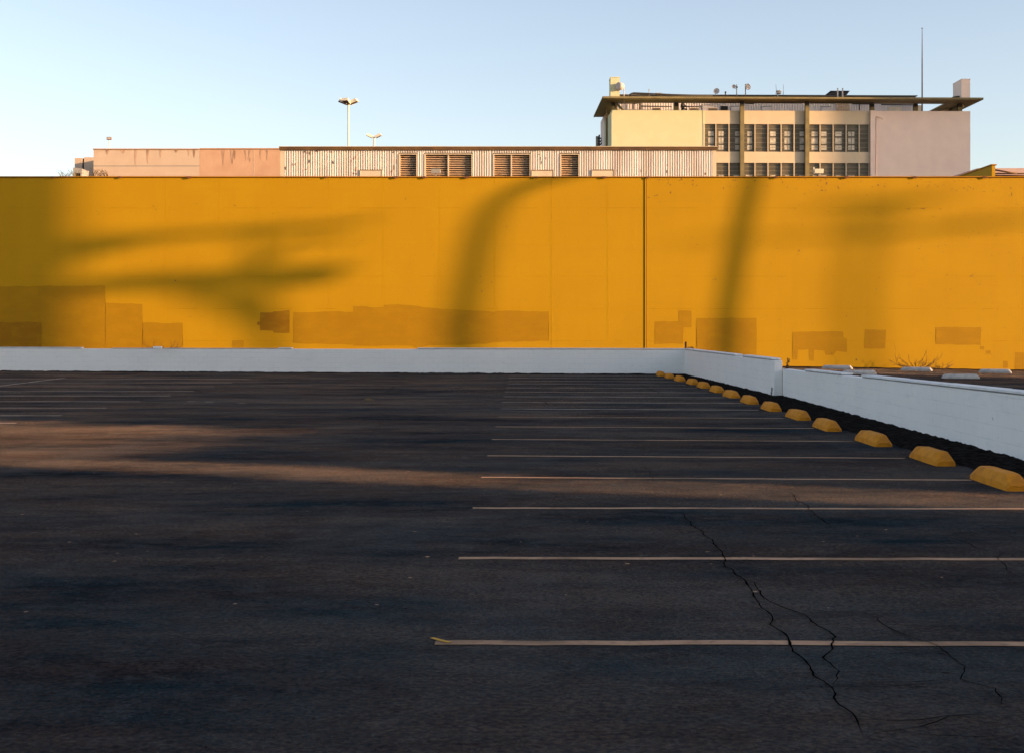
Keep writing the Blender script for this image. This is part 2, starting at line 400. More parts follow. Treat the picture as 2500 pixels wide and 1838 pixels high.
line((14.0, 39.9, 0), (20.0, 39.0, 0), .10, 'line_faded')

# dirt strips: rough soil heaped against the foot of the walls
def soil_strip(name, rows):
    """rows: list of (front point, back point, back height)"""
    mb = MB(); prev = None
    for f, b, h in rows:
        cur = []
        for t in (0, .12, .3, .55, .8, 1):
            p = Vector(f).lerp(Vector(b), t)
            nz = mnoise.noise(Vector((p.x*2.3, p.y*2.3, 0)))*.5+mnoise.noise(Vector((p.x*9, p.y*9, 3)))*.5
            z = .004 if t == 0 else .012+h*t*t+nz*.030*t*(1.5 if t == 1 else 1)
            if t == 0: p = p+Vector((nz*.10, nz*.05, 0))
            cur.append(mb.bm.verts.new((p.x, p.y, ground_z(p.x, p.y)+max(.004, z))))
        if prev:
            for i in range(len(cur)-1): mb.bm.faces.new((prev[i], cur[i], cur[i+1], prev[i+1]))
        prev = cur
    o = mb.build(name, 'dirt', smooth=True); return tag(o, kind='structure')
def wall_x(y):     # left face of the right-hand white wall
    return 6.24+(51.6-y)*.0086 if y > 34.06 else 6.15+(y-8)*(6.6-6.15)/26.06
rows = []
y = 8.0
while y < 51.7:
    if y < 15.2:
        y += .09; continue
    rows.append(((5.42 if y < 34 else 5.6, y, 0), (wall_x(y)+.03, y, 0), .035)); y += .09
soil_strip('soil', rows)
rows = []
x = -40.0
while x < 6.3:
    yb = 51.6+(6.24-x)*.1605
    rows.append(((x, yb-.35-.1*mnoise.noise(Vector((x*.7, 0, 0))), 0), (x, yb+.02, 0), .03)); x += .11
soil_strip('soil', rows)

# ------------------------------------------------------------------ white walls
def wall_run(name, a, b, th, z0, z1, label, caps, cap_lift=.05, side=1):
    """a,b: base points of the visible face; th: thickness away from it; z0,z1 wall-top heights at a and b; caps: [(t0,t1,extra)]"""
    a, b = Vector(a), Vector(b); d = (b-a); L = d.length; d.normalize(); q = Vector((-d.y, d.x, 0))*side
    root = empty(name, a, label, 'wall')
    mb = MB(); uvl = mb.bm.loops.layers.uv.new('UVMap')
    n = max(2, int(L/1.6))
    secs = []
    for i in range(n+1):
        p = a.lerp(b, i/n); zt = z0+(z1-z0)*i/n+mnoise.noise(p*.35)*.006
        secs.append([mb.bm.verts.new(v) for v in (p+Vector((0,0,-.15)), p+Vector((0,0,zt)), p+q*th+Vector((0,0,zt)), p+q*th+Vector((0,0,-.15)))])
    def addf(vs):
        f = mb.bm.faces.new(vs)
        for l in f.loops:
            r = l.vert.co-a; l[uvl].uv = (r.dot(d)+r.dot(q), r.z)
    for s0, s1 in zip(secs, secs[1:]):
        for k in range(4): addf((s0[k], s1[k], s1[(k+1) % 4], s0[(k+1) % 4]))
    addf(secs[0]); addf(secs[-1][::-1])
    mb.build('wall_face', 'white', root, bevel=.012)
    for t0, t1, ex in caps:
        mb = MB(); cc = MB()
        k = max(1, int((t1-t0)*L/2.5))
        for j in range(k):
            ta, tb = t0+(t1-t0)*j/k, t0+(t1-t0)*(j+1)/k-.004/L
            pa, pb = a+d*L*ta, a+d*L*tb; za, zb = z0+(z1-z0)*ta+.003, z0+(z1-z0)*tb+.003
            jz = random.uniform(-.003, .003)
            for (o0, o1, h0, h1, M_) in ((-.006, th+.006, .002, .012, cc), (-.022, th+.022, .014, cap_lift+ex+jz, mb)):
                bot = [pa+q*o0+Vector((0,0,za+h0)), pb+q*o0+Vector((0,0,zb+h0)), pb+q*o1+Vector((0,0,zb+h0)), pa+q*o1+Vector((0,0,za+h0))]
                top = [v+Vector((0,0,h1-h0)) for v in bot]
                M_.hexa(bot, top)
        cap = mb.build('coping', 'cap', root, bevel=.006)
        cc.build('mortar', 'cap_under', cap)
    return root
A, B = Vector((-42.0, 51.6+48.24*.1605, 0)), Vector((6.24, 51.6, 0))
def tx(px):   # fraction along the back wall for a picture column
    r = (px-HX)/F
    # point: x=r*y, y=51.6+(6.24-x)*.1605
    y = (51.6+6.24*.1605)/(1+r*.1605); x = r*y
    return (x-A.x)/(B.x-A.x)
wall_run('white_wall', A, B, .2, .955, .955, 'long low white block wall along the back of the parking lot, in front of the yellow wall',
         [(tx(-60), tx(199), .0), (tx(272), tx(679), -.030), (tx(680), tx(712), .0), (tx(1019), tx(1671), .0)])
wall_run('white_wall', (6.24, 51.6, 0), (6.39, 34.06, 0), .21, .955, .925,
         'taller white block wall leading from the back corner toward the camera, ending in a step', [(0.004, .66, 0), (.735, .985, 0)])
wall_run('white_wall', (6.605, 34.06, 0), (6.277, 15.4, 0), .2, .71, .862,
         'lower white block wall running out of the frame at the right, beside the yellow wheel stops',
         [(.16, .366, .0), (.46, 1.0, .0)])
mb = MB(); p = P(418, 847, 56.5); mb.box(p.x-.17, p.x+.17, 54.3, 54.5, .955, 1.05)
wb = mb.build('loose_block', 'cap', bevel=.02); tag(wb, 'small loose white block lying on top of the long back wall', 'block')

# ------------------------------------------------------------------ wheel stops
def stop_mesh(name, L, w, h, seed, ins=.19):
    bm = bmesh.new(); rnd = random.Random(seed); rings = []
    for y, kb, kt, zt, z1 in ((-L/2, .44, .30, .34, .16), (-L/2+.035, .49, .36, .50, .26), (-L/2+ins, .5, .30, 1.0, .46), (-L/6, .5, .30, 1.0, .46), (L/6, .5, .30, 1.0, .46),
                          (L/2-ins, .5, .30, 1.0, .46), (L/2-.035, .49, .36, .50, .26), (L/2, .44, .30, .34, .16)):
        r = []
        for x, z in ((-kb, -.03/h), (-kb*.98, z1), (-kt, zt*.97), (-kt*.6, zt), (kt*.6, zt), (kt, zt*.97), (kb*.98, z1), (kb, -.03/h)):
            r.append(bm.verts.new((x*w+rnd.uniform(-.004,.004), y+rnd.uniform(-.005,.005), z*h+rnd.uniform(-.003,.003))))
        rings.append(r)
    for a, b in zip(rings, rings[1:]):
        for i in range(8): bm.faces.new((a[i], a[(i+1) % 8], b[(i+1) % 8], b[i]))
    bm.faces.new(rings[0][::-1]); bm.faces.new(rings[-1])
    bmesh.ops.subdivide_edges(bm, edges=bm.edges[:], cuts=2, use_grid_fill=True)
    bmesh.ops.smooth_vert(bm, verts=[v for v in bm.verts if v.co.z > .02], factor=.5, use_axis_x=True, use_axis_y=True, use_axis_z=True)
    for v in bm.verts:
        n = mnoise.noise(v.co*9+Vector((seed, 0, 0)))*.006+mnoise.noise(v.co*28+Vector((seed, 3, 0)))*.003
        v.co += Vector((n, n*.5, n*.6 if v.co.z > .01 else 0))
    bmesh.ops.recalc_face_normals(bm, faces=bm.faces)
    me = bpy.data.meshes.new(name); bm.to_mesh(me); bm.free(); return me
words = ['first', 'second', 'third', 'fourth', 'fifth', 'sixth', 'seventh', 'eighth', 'ninth', 'tenth', 'eleventh', 'twelfth', 'thirteenth', 'fourteenth']
ymeshes = [stop_mesh('wheel_stop', 1.25, .26, .165, 11+i*5) for i in range(5)]
for me in ymeshes: me.materials.append(M['stop_y'])
sx = [5.03,5.10,5.08,5.06,5.14,5.14,5.16,5.18,5.24,5.25,5.26,5.18,5.14,5.08]
sy = [14.55,17.15,19.95,22.9,25.68,28.45,31.25,34.1,37.0,39.8,42.5,45.2,48.0,50.4]
for k in range(14):
    o = bpy.data.objects.new('wheel_stop', ymeshes[k % 5]); COL.objects.link(o)
    o.location = (sx[k]+.13, sy[k], 0); o.rotation_euler = (random.uniform(-.01,.01), 0, R(random.uniform(-1.2, 1.2)))
    if k == 0: lab = 'yellow concrete wheel stop nearest to the camera, cut off by the right edge'
    elif k == 13: lab = 'yellow concrete wheel stop farthest away, against the white wall left of the corner'
    elif k == 12: lab = 'yellow concrete wheel stop next to the farthest one, near the back corner'
    else: lab = words[k]+' yellow concrete wheel stop of the row, counted from the nearest one'
    tag(o, lab, 'wheel stop', 'yellow wheel stops in a row beside the white wall')
wmeshes = [stop_mesh('wheel_stop', 1.28, .22, .155, 71+i*5, .09) for i in range(3)]
for me in wmeshes: me.materials.append(M['stop_w'])
for i, (px, Y, rz, lab) in enumerate((
    (2044, 57.6, 66, 'white wheel stop under the yellow wall, left of the dry bush, back row leftmost'),
    (2237, 56.4, 66, 'white wheel stop directly in front of the dry bush, back row middle'),
    (2429, 55.0, 66, 'white wheel stop in the back row, rightmost, near the right edge'),
    (2097, 50.0, 90, 'white wheel stop in the front row, left one, peeking over the low white wall'),
    (2345, 46.6, 90, 'white wheel stop in the front row, right one, at the edge of the shadow'))):
    X = (px-HX)/F*Y
    o = bpy.data.objects.new('wheel_stop', wmeshes[i % 3]); COL.objects.link(o)
    o.location = (X, Y, ground_z(X, Y)); o.rotation_euler = (0, 0, R(rz))
    tag(o, lab, 'wheel stop', 'white wheel stops in the neighbouring lot')

# ------------------------------------------------------------------ yellow wall
YW = 60.0; ZT = P(0, 434, YW).z
yw = empty('yellow_building', (0, YW, 0), 'long windowless yellow wall behind the low white wall, crossed by blurred tree shadows', 'building')
mb = MB(); mb.box(-42, 46, YW, YW+.35, -.6, ZT)
# seams: shallow strips proud of the face
for py in (508.5, 675, 754, 833):
    z = P(0, py, YW).z; x = -42.
    mb.box(-42, 46, YW-.003, YW+.01, z-.008, z+.008, 1)
for py in (591,):
    z = P(0, py, YW).z; mb.box(-42, 46, YW-.003, YW+.01, z-.006, z+.006, 2)
for px in (405, 536, 670, 803, 936, 1073, 1208, 1346, 1483):
    x = P(px, 0, YW).x; dark = px in (1346,)
    mb.box(x-.008, x+.008, YW-.0035, YW+.01, 0, ZT-.02, 1 if dark else 2)
# expansion joint
x = P(1576, 0, YW).x
mb.box(x-.055, x-.03, YW-.006, YW+.01, 0, ZT-.02, 4); mb.box(x+.03, x+.055, YW-.006, YW+.01, 0, ZT-.02, 4)
mb.box(x-.03, x+.03, YW-.03, YW+.01, 0, ZT-.02, 0)
# flaked paint chips
def chip(px, py, w, h):
    c = P(px, py, YW); n = random.randint(5, 8); a0 = random.random()*6
    pts = []
    for i in range(n):
        t = a0+2*math.pi*i/n; r = random.uniform(.45, 1.1)
        pts.append((c.x+math.cos(t)*w*r, YW-.006, c.z+math.sin(t)*h*r))
    f = mb.bm.faces.new([mb.bm.verts.new(p) for p in pts]); f.material_index = 3
for px, py, w, h in ((375,504,.03,.05),(380,512,.06,.02),(573,503,.05,.05),(428,686,.05,.06),(990,486,.03,.05),(1172,676,.06,.05),(1175,690,.02,.10),(1176,711,.06,.08),(1201,690,.03,.06),
    (1236,554,.05,.03),(1454,482,.03,.03),(1583,483,.09,.04),(1599,479,.11,.03),(1604,477,.07,.03),(1637,471,.05,.09),(1612,494,.05,.03),(1609,440,.12,.02),(1632,440,.10,.02),(1660,441,.10,.02),
    (1766,460,.03,.06),(1796,441,.06,.03),(1689,582,.03,.03),(1702,598,.03,.03),(1740,683,.03,.03),(1747,682,.07,.04),(1803,606,.05,.03),(1832,582,.03,.03),(1822,625,.03,.03),(1895,594,.02,.03),(1898,607,.04,.03),
    (1951,613,.06,.07),(1970,633,.03,.03),(1941,509,.04,.03),(2017,450,.03,.07),(2015,465,.015,.12),(2218,511,.12,.025),(2252,510,.16,.03),(2295,511,.09,.02),(2140,519,.04,.03),(2311,672,.12,.025),(2335,673,.04,.02),
    (2372,675,.14,.03),(2374,672,.05,.04),(2243,608,.04,.03),(2248,603,.03,.03),(2291,603,.04,.03),(2308,599,.05,.03),(2303,615,.03,.02),(2392,567,.03,.03),(2376,462,.03,.05),(2376,565,.03,.03),(2470,475,.02,.14),(2468,460,.06,.05),
    (2091,878,.04,.07),(2030,863,.03,.05),(2495,568,.03,.04),(1941,862,.02,.10),(1943,870,.02,.05)): chip(px, py, w*.8, h*.8)
for i in range(220):
    px = 1590+910*math.sqrt(random.random()) if i < 170 else random.uniform(100, 1500)
    chip(px, random.uniform(445, 840), random.uniform(.006, .028), random.uniform(.006, .03))
for i in range(80): chip(random.uniform(1590, 2480), random.uniform(436, 470), random.uniform(.01, .05), random.uniform(.01, .05))
mb.build('wall', ['yellow', 'seam', 'seam_pale', 'chip', 'groove'], yw)
# side and roof behind
mb = MB(); mb.box(-42, 46, YW+.35, YW+4, ZT-.6, ZT-.3); mb.box(-42, -41.6, YW+.35, YW+12, -.6, ZT); mb.box(45.6, 46, YW+.35, YW+12, -.6, ZT)
mb.build('roof', 'greytrim', yw)
mb = MB(); zc = P(0, 431.3, YW-.05).z
xx = -42.0
while xx < 46:
    x1 = min(46, xx+3.05)
    mb.box(xx, x1-.01, YW-.06, YW+.4, ZT+.004, zc+random.uniform(-.006, .006)); xx = x1
mb.build('coping', 'coping', yw)
mb = MB(); mb.box(-42, 46, YW-.02, YW+.02, ZT-.018, ZT+.003); mb.build('drip_edge', 'groove', yw)
for px in (129, 293, 461, 796, 966, 1036, 1139, 1309, 1475, 1582, 1894, 2066, 2234, 2404):
    c = P(px, 433, YW-.07); w = random.uniform(.05, .13); mb = MB()
    mb.box(c.x-w, c.x+w, YW-.085, YW-.062, c.z-.05, c.z+.02); mb.box(c.x-w*.4, c.x+w*.3, YW-.095, YW-.0855, c.z-.07, c.z+.03)
    mb.build('rusty_clip', 'rust', yw)
# touched-up rectangles of darker paint
def patch(pts, m, depth):
    mb = MB(); pl = []
    n = len(pts)
    for i in range(n):
        a, b = P(*pts[i], YW), P(*pts[(i+1) % n], YW); k = max(1, int((b-a).length/.12))
        for j in range(k):
            p = a.lerp(b, j/k); p.y = YW-depth
            nv = mnoise.noise(p*2.2)*.035+mnoise.noise(p*8)*.012
            p.x += nv*(.6); p.z += nv; pl.append(p)
    f = mb.bm.faces.new([mb.bm.verts.new(p) for p in pl])
    bmesh.ops.triangulate(mb.bm, faces=[f])
    mb.build('paint_patch', m, yw)
pa = [
 ([(-40,700),(120,698.5),(257,698),(257,870),(-40,870)], 'ypatch', .0042),
 ([(257.5,739),(348,743),(348,870),(257.5,870)], 'ypatch', .0047),
 ([(348.5,787),(446,789),(446,870),(348.5,870)], 'ypatch', .0052),
 ([(-40,787),(101,787),(101,870),(-40,870)], 'ypatch2', .006),
 ([(635,763.5),(667,762.5),(668,760),(706.8,758),(706.8,812.7),(668,812.7),(667,807.3),(635,807.3),(635,794),(628,793),(628,786),(635,785)], 'ypatch2', .004),
 ([(716,763.5),(774,762.5),(814,761),(861.7,761.8),(861.7,842),(716,838)], 'ypatch', .004),
 ([(862,747.5),(910,750),(936,750.5),(936,745.7),(972,743),(1009,746.8),(1070,754),(1134,757.5),(1205,761.8),(1216,759),(1340,760.6),(1340,832.5),(1205,836),(1184,840),(1045,844),(1016,851),(1006,844),(862,845)], 'ypatch', .0045),
 ([(567.6,831),(595,831),(595,870),(567.6,870)], 'ypatch', .004),
 ([(1598.8,785),(1669,785),(1667,840),(1598.8,840)], 'ypatch', .004),
 ([(1657,758),(1688,758),(1688,799.6),(1657,799.6)], 'ypatch', .0055),
 ([(1700,777),(1847,776.5),(1847,900),(1700,900)], 'ypatch', .004),
 ([(1934.7,811),(2028,809),(2059,810),(2059,825),(2068,827),(2068,860),(2043,857),(2034,868),(2016,866),(2012.6,856.6),(1988,854.3),(1987,881),(1976.6,881),(1975,853.3),(1949,853.3),(1947,878),(1934.7,878)], 'ypatch', .004),
 ([(2110.7,805),(2163,805),(2161,851.6),(2109.7,851)], 'ypatch', .004),
 ([(2284,799),(2394.5,799),(2394.5,842.5),(2284,841)], 'ypatch', .004),
 ([(2478,860),(2540,860),(2540,930),(2478,930)], 'ypatch', .004),
 ([(2449,881),(2460.6,881.7),(2460,899),(2449,899)], 'ypatch', .004),
 ([(2392.5,845),(2403,845),(2403,853),(2392.5,853)], 'ypatch', .004), ([(2407,856),(2418,856),(2418,865),(2407,865)], 'ypatch', .004)]
for a_ in pa: patch(*a_)

# roof parapet behind the yellow wall on the right
pr = empty('roof_parapet', (23.1, 66, 0), 'ochre parapet wall end rising above the yellow wall at the far right', 'parapet')
mb = MB(); ztp = P(2420, 402.7, 66).z
mb.box(23.08, 23.24, 66.0, 96, 0, ztp-.04); mb.build('wall', 'yellow', pr)
mb = MB(); mb.box(23.04, 23.30, 65.95, 96, ztp-.037, ztp+.02); mb.build('coping', 'coping', pr)
rb = empty('pink_roofed_building', (36, 80, 0), 'low pinkish building with roof rails behind the yellow wall at the right edge', 'building')
mb = MB(); mb.box(27.2, 50, 80, 92, 0, P(0,430,80).z); mb.build('wall', 'mauve', rb)
mb = MB(); z0, z1 = P(0,424.5,80).z, P(0,410.5,80).z
mb.hexa([(27.2,80.2,z0-.4),(50,80.2,z0-.4),(50,92,z0-.4),(27.2,92,z0-.4)], [(27.2,80.2,z1),(50,80.2,z1+.06),(50,91,z1+.2),(27.2,91,z1+.15)]); mb.build('roof', 'pinkroof', rb)
for (xa, ya, xb, yb, r) in ((2428,415.5,2482,424.5,.05),(2428,424.6,2560,424.3,.04),(2428,430.0,2560,429.6,.05)):
    mb = MB(); mb.tube([P(xa,ya,79.9), P(xb,yb,79.9)], r, 6); mb.build('rail', 'fascia', rb)

# ------------------------------------------------------------------ peach building, small building
pb = empty('peach_building', (-20, 84, 0), 'long peach stucco building with dark streaks behind the yellow wall on the left', 'building')
z = P(0,366,84).z; xl, xm, xm2, xr = P(228.3,0,84).x, P(487.7,0,84).x, P(619.6,0,84).x, -13.6
mb = MB(); mb.box(xl, xm-.01, 84, 98, 0, z, 0); mb.box(xm+.01, xr, 84.01, 98, 0, z+.03, 1); mb.box(xm-.012, xm+.012, 84.05, 84.3, 0, z, 2)
zz = P(0,406,84).z; mb.box(xl, xm-.02, 83.995, 84.02, zz-.025, zz+.025, 2); mb.box(xm+.02, xr, 84.005, 84.03, zz-.015, zz+.015, 1)
mb.box(xm2-.02, xm2+.02, 84.003, 84.03, 0, z, 0)
for px, w, h in ((331,.13,1.0),(361,.16,.9),(392,.12,.5),(461,.12,.4),(474,.16,.5),(545,.16,1.0),(567,.22,.9),(573,.14,.6),(602,.24,.7),(610,.18,.8),(636,.10,.6),(652,.12,.7),(300,.3,.25),(430,.25,.2),(262,.2,.3)):
    c = P(px, 368, 84); yy = 83.99 if px < 487 else 84.0
    pts = [(c.x-w/2, yy, z-.03), (c.x+w/2, yy, z-.03), (c.x+w*.3, yy, z-h*.6), (c.x+w*.1, yy, z-h), (c.x-w*.12, yy, z-h*.95), (c.x-w*.35, yy, z-h*.5)]
    mb.quad([(a, b, c_) for a, b, c_ in pts], 3)
mb.build('wall', ['peach', 'peach_b', 'greytrim', 'stain'], pb)
mb = MB(); mb.box(xl-.04, xm, 83.93, 98.05, z+.004, z+.06); mb.box(xm+.02, xr+.02, 83.94, 98.05, z+.034, z+.09); mb.build('coping', 'peach_b', pb)
sb = empty('small_building', (-28.5, 88, 0), 'small flat-topped building at the left end of the peach building', 'building')
z = P(0,384.5,88).z; xa, xj, xb = P(182.2,0,88).x, P(202.6,0,88).x, P(228,0,88).x+.9
mb = MB(); mb.box(xa, xj-.06, 88, 96, 0, z-.05); mb.box(xj+.06, xb, 88.02, 96, 0, z); mb.build('wall', 'peach', sb)
mb = MB(); mb.box(xj-.058, xj+.058, 88.1, 95.9, 0, z-.1); mb.build('joint_strip', 'pipe', sb)
# rooftop unit
ac = empty('rooftop_unit', P(196,431,62), 'grey box-shaped rooftop unit on the yellow building, in front of the small building', 'rooftop unit')
mb = MB(); c0, c1 = P(186,414.8,63), P(206,426,63)
mb.hexa([(c0.x,62.6,c1.z),(c1.x,62.6,c1.z),(c1.x,63.6,c1.z),(c0.x,63.6,c1.z)], [(c0.x-.02,62.6,c0.z+.05),(c1.x+.04,62.6,c0.z-.01),(c1.x+.04,63.6,c0.z-.01),(c0.x-.02,63.6,c0.z+.05)])
mb.build('casing', 'unit', ac, bevel=.01)
mb = MB(); mb.box(c0.x, c0.x+.06, 62.6, 63.6, 8.0, c1.z-.003); mb.box(c1.x-.06, c1.x, 62.6, 63.6, 8.0, c1.z-.003); mb.build('stand', 'unit', ac)

def tuft(name, label, base, n, h, spread, m, lean=0.3, r=.012, cat='weed', droop=False):
    mb = MB()
    for i in range(n):
        a = random.uniform(0, 6.28); b = Vector(base)+Vector((random.uniform(-spread, spread), random.uniform(-.1, .1), 0))
        hh = h*random.uniform(.45, 1); lx = random.uniform(-lean, lean)*hh*1.4; ly = random.uniform(-.3, .3)*hh
        p = [b+Vector((lx*t*t, ly*t*t, hh*(t-.25*t*t*(1.3 if droop else .2)))) for t in (0, .25, .5, .75, 1)]
        mb.tube(p, [r, r*.9, r*.8, r*.6, r*.3], 4)
    return tag(mb.build(name, m), label, cat)
tuft('weed', 'dry grass tuft on the yellow wall top left of the rooftop unit', P(172,434,61), 26, .42, .45, 'weed', .6)
tuft('weed', 'dry grass tuft on the yellow wall top right of the rooftop unit', P(243,434,61), 34, .45, .40, 'twig', .7)

# ------------------------------------------------------------------ corrugated metal building
YM = 75.0
mbd = empty('corrugated_building', (0, YM, 0), 'cream corrugated metal building with brown fascia and louvred vents above the yellow wall', 'building')
xl, xr = P(684.5,0,YM).x, P(1747.5,0,YM).x; zf0, zf1 = P(0,367.5,YM).z, P(0,360,YM).z; zb = 6.0
def corrugated(mb, x0, x1, y, z0, z1, pitch, amp, mi=0, per=12):
    prev = None; n = int((x1-x0)/pitch*per)
    for i in range(n+1):
        x = x0+(x1-x0)*i/n; t = (x-x0)/pitch % 1
        yy = y-amp*max(-.55, min(.8, math.sin(2*math.pi*t)*1.5))
        cur = (mb.bm.verts.new((x, yy, z0)), mb.bm.verts.new((x, yy, z1)))
        if prev: mb.bm.faces.new((prev[0], cur[0], cur[1], prev[1])).material_index = mi
        prev = cur
openings = [(973.3,1018.3,376.2,None),(1035.6,1152.9,376.2,1094.4),(1203.5,1294.8,376.5,1248.5),(1367,1413.8,376.5,None)]
panels = [(880.3,932,415.5),(1299,1350,416),(1446,1498,415.5)]
cuts = [(P(684.5+9,0,YM).x, None)]
mb = MB(); cx = P(694,0,YM).x; pitch = .1335
def X(px): return P(px, 0, YM).x
def Z(py): return P(0, py, YM).z
spans = []
cur = cx
for a_, b_, t_, m_ in openings:
    corrugated(mb, cur, X(a_)-.02, YM, zb, zf0, pitch, .034)
    corrugated(mb, X(a_)-.02, X(b_)+.02, YM, Z(t_)+.05, zf0, pitch, .034)
    cur = X(b_)+.02
corrugated(mb, cur, X(1738.6), YM, zb, zf0, pitch, .034)
# rust spots on the ribs
for px, py, w, h in ((697,412,.03,.30),(715,403,.025,.25),(721,402,.025,.2),(744,372,.03,.12),(750,374,.02,.2),(757,376,.04,.3),(755,395,.02,.3),(748,415,.03,.12),(772,370,.03,.12),(777,371,.03,.1),(813,397,.03,.25),(808,372,.02,.1),
     (858,395,.02,.25),(864,388,.02,.2),(869,385,.02,.3),(869,415,.03,.35),(870,425,.03,.15),(864,424,.03,.15),(962,410,.03,.5),(968,395,.02,.4),(957,420,.03,.25),(960,373,.03,.12),(795,412,.015,.1),(1316,378,.04,.06),(1320,388,.03,.25),(1322,398,.02,.3),(1332,387,.02,.2),
     (1565,418,.03,.25),(1628,420,.03,.22),(1628,404,.02,.1),(1665,373,.025,.12),(1693,369,.025,.08),(1722,425,.04,.15),(1507,417,.02,.06)):
    c = P(px, py, YM); k = random.randint(6, 8)
    pts = [(c.x+math.cos(6.283*i/k)*w*random.uniform(.5,1.2), YM-.040, c.z+math.sin(6.283*i/k)*h*.5*random.uniform(.5,1.1)) for i in range(k)]
    mb.quad(pts, 1)
mb.build('wall', ['metal_rib', 'rust'], mbd)
for xa_, xb_ in ((xl, X(694)-.005), (X(1739), xr)):
    mb = MB(); mb.box(xa_, xb_, YM-.03, YM+.1, zb, zf0, 0); mb.build('corner_trim', 'trim', mbd)
mb = MB(); mb.box(xl, X(970), YM+.12, YM+5, 0, zf0); mb.box(X(970), xr-.02, YM+.35, YM+5, 0, zf0); mb.build('core', 'dark', mbd)
mb = MB(); mb.box(xl-.05, xr+.05, YM-.12, YM+5.2, zf0+.003, zf1); mb.build('fascia', 'fascia', mbd)
mb = MB(); mb.box(xl-.08, xr+.08, YM-.15, YM+5.25, zf1+.003, zf1+.03); mb.build('roof_edge', 'trim', mbd)
for a_, b_, t_, m_ in openings:
    x0, x1, zt = X(a_), X(b_), Z(t_)
    lv = MB(); fw = .05
    lv.box(x0, x0+fw*1.6, YM-.05, YM+.30, zb, zt); lv.box(x1-fw*.8, x1, YM-.05, YM+.30, zb, zt); lv.box(x0+fw*1.6+.002, x1-fw*.8-.002, YM-.05, YM+.30, zt-fw, zt)
    if m_: lv.box(X(m_)-.035, X(m_)+.035, YM+.02, YM+.25, zb, zt-fw-.002)
    fr = lv.build('louvre_frame', 'trim', mbd)
    lv = MB(); zc_ = zt-.09; i = 0
    while zc_ > zb+.2:
        for (s0, s1) in ([(x0+.085, X(m_)-.037), (X(m_)+.037, x1-.045)] if m_ else [(x0+.085, x1-.045)]):
            lv.hexa([(s0,YM+.08,zc_-.085),(s1,YM+.08,zc_-.085),(s1,YM+.22,zc_-.015),(s0,YM+.22,zc_-.015)],
                    [(s0,YM+.08,zc_-.070),(s1,YM+.08,zc_-.070),(s1,YM+.22,zc_+.0),(s0,YM+.22,zc_+.0)])
            if random.random() < .55:
                u = random.uniform(s0+.05, s1-.25); w = random.uniform(.06, .22)
                lv.quad([(u,YM+.074,zc_-.08),(u+w*.6,YM+.074,zc_-.084),(u+w,YM+.074,zc_-.073),(u+w*.3,YM+.074,zc_-.066)], 1)
        zc_ -= .1225; i += 1
    lv.build('slats', ['slat', 'rust'], fr)
for a_, b_, t_ in panels:
    x0, x1, zt = X(a_), X(b_), Z(t_)
    lv = MB(); lv.box(x0, x1, YM-.06, YM-.028, zb, zt-.04, 0); lv.box(x0-.03, x1+.03, YM-.08, YM-.028, zt-.037, zt, 1)
    lv.box(x0-.03, x0-.003, YM-.08, YM-.028, zb, zt-.04, 0); lv.box(x1+.003, x1+.03, YM-.08, YM-.028, zb, zt-.04, 0)
    lv.build('vent_cover', ['trim', 'fascia'], mbd)
mb = MB(); c = P(1060,357.6,78); mb.box(P(1034,0,78).x, P(1087,0,78).x, 78, 80, P(0,362,78).z, c.z); mb.tube([(P(1061,0,78).x,78,c.z),(P(1061,0,78).x,78,c.z+.05)], .02, 6); mb.build('roof_hatch', 'peach', mbd)

# small floodlights / boxes standing on the yellow roof
for px0, px1, lab in ((1052.7,1075,'small grey floodlight on a stub pole in front of the wide louvred vent'), (1987.8,2009.4,'small cream floodlight on a stub pole in front of the lower office windows')):
    c = P((px0+px1)/2, 419, 61.5); w = (px1-px0)/F*61.5/2
    r = empty('floodlight', (c.x, 61.5, 8.0), lab, 'floodlight')
    mb = MB(); mb.hexa([(c.x-w,61.40,c.z-.10),(c.x+w,61.40,c.z-.10),(c.x+w,61.62,c.z-.10),(c.x-w,61.62,c.z-.10)], [(c.x-w,61.36,c.z+.10),(c.x+w,61.36,c.z+.10),(c.x+w,61.66,c.z+.10),(c.x-w,61.66,c.z+.10)]); mb.build('housing', 'unit' if px0 < 1500 else 'lamp', r, bevel=.008)
    mb = MB(); mb.tube([(c.x,61.5,8.0),(c.x,61.5,c.z-.098)], .02, 6)
    mb.build('pole', 'unit', r)
    if px0 > 1500:
        mb = MB(); mb.tube([(c.x-w-.02,61.5,c.z-.02),(c.x-w-.02,61.5,c.z+.19)], .025, 8); mb.build('photocell', 'lamp', r)

# ------------------------------------------------------------------ parking-lot light poles
def head(mb, c, ang, tilt, L=.55, W=.42, H=.13):
    """shoebox lamp head reaching out from c at compass angle ang"""
    m = Matrix.Translation(c) @ Matrix.Rotation(ang, 4, 'Z') @ Matrix.Rotation(tilt, 4, 'Y')
    v = [(.12,-W/2,-H/2),(.12+L,-W/2,-H/2),(.12+L,W/2,-H/2),(.12,W/2,-H/2)]; t = [(.12,-W/2*.9,H/2),(.12+L*.92,-W/2*.9,H/2),(.12+L*.92,W/2*.9,H/2),(.12,W/2*.9,H/2)]
    mb.hexa([m @ Vector(p) for p in v], [m @ Vector(p) for p in t], 0)
    mb.quad([m @ Vector((x, y, -H/2-.006)) for x, y in ((.17,-W/2+.05),(.07+L,-W/2+.05),(.07+L,W/2-.05),(.17,W/2-.05))], 1)
    a, b = m @ Vector((0,0,0)), m @ Vector((.13,0,0)); mb.tube([a, b], .035, 6, 0)
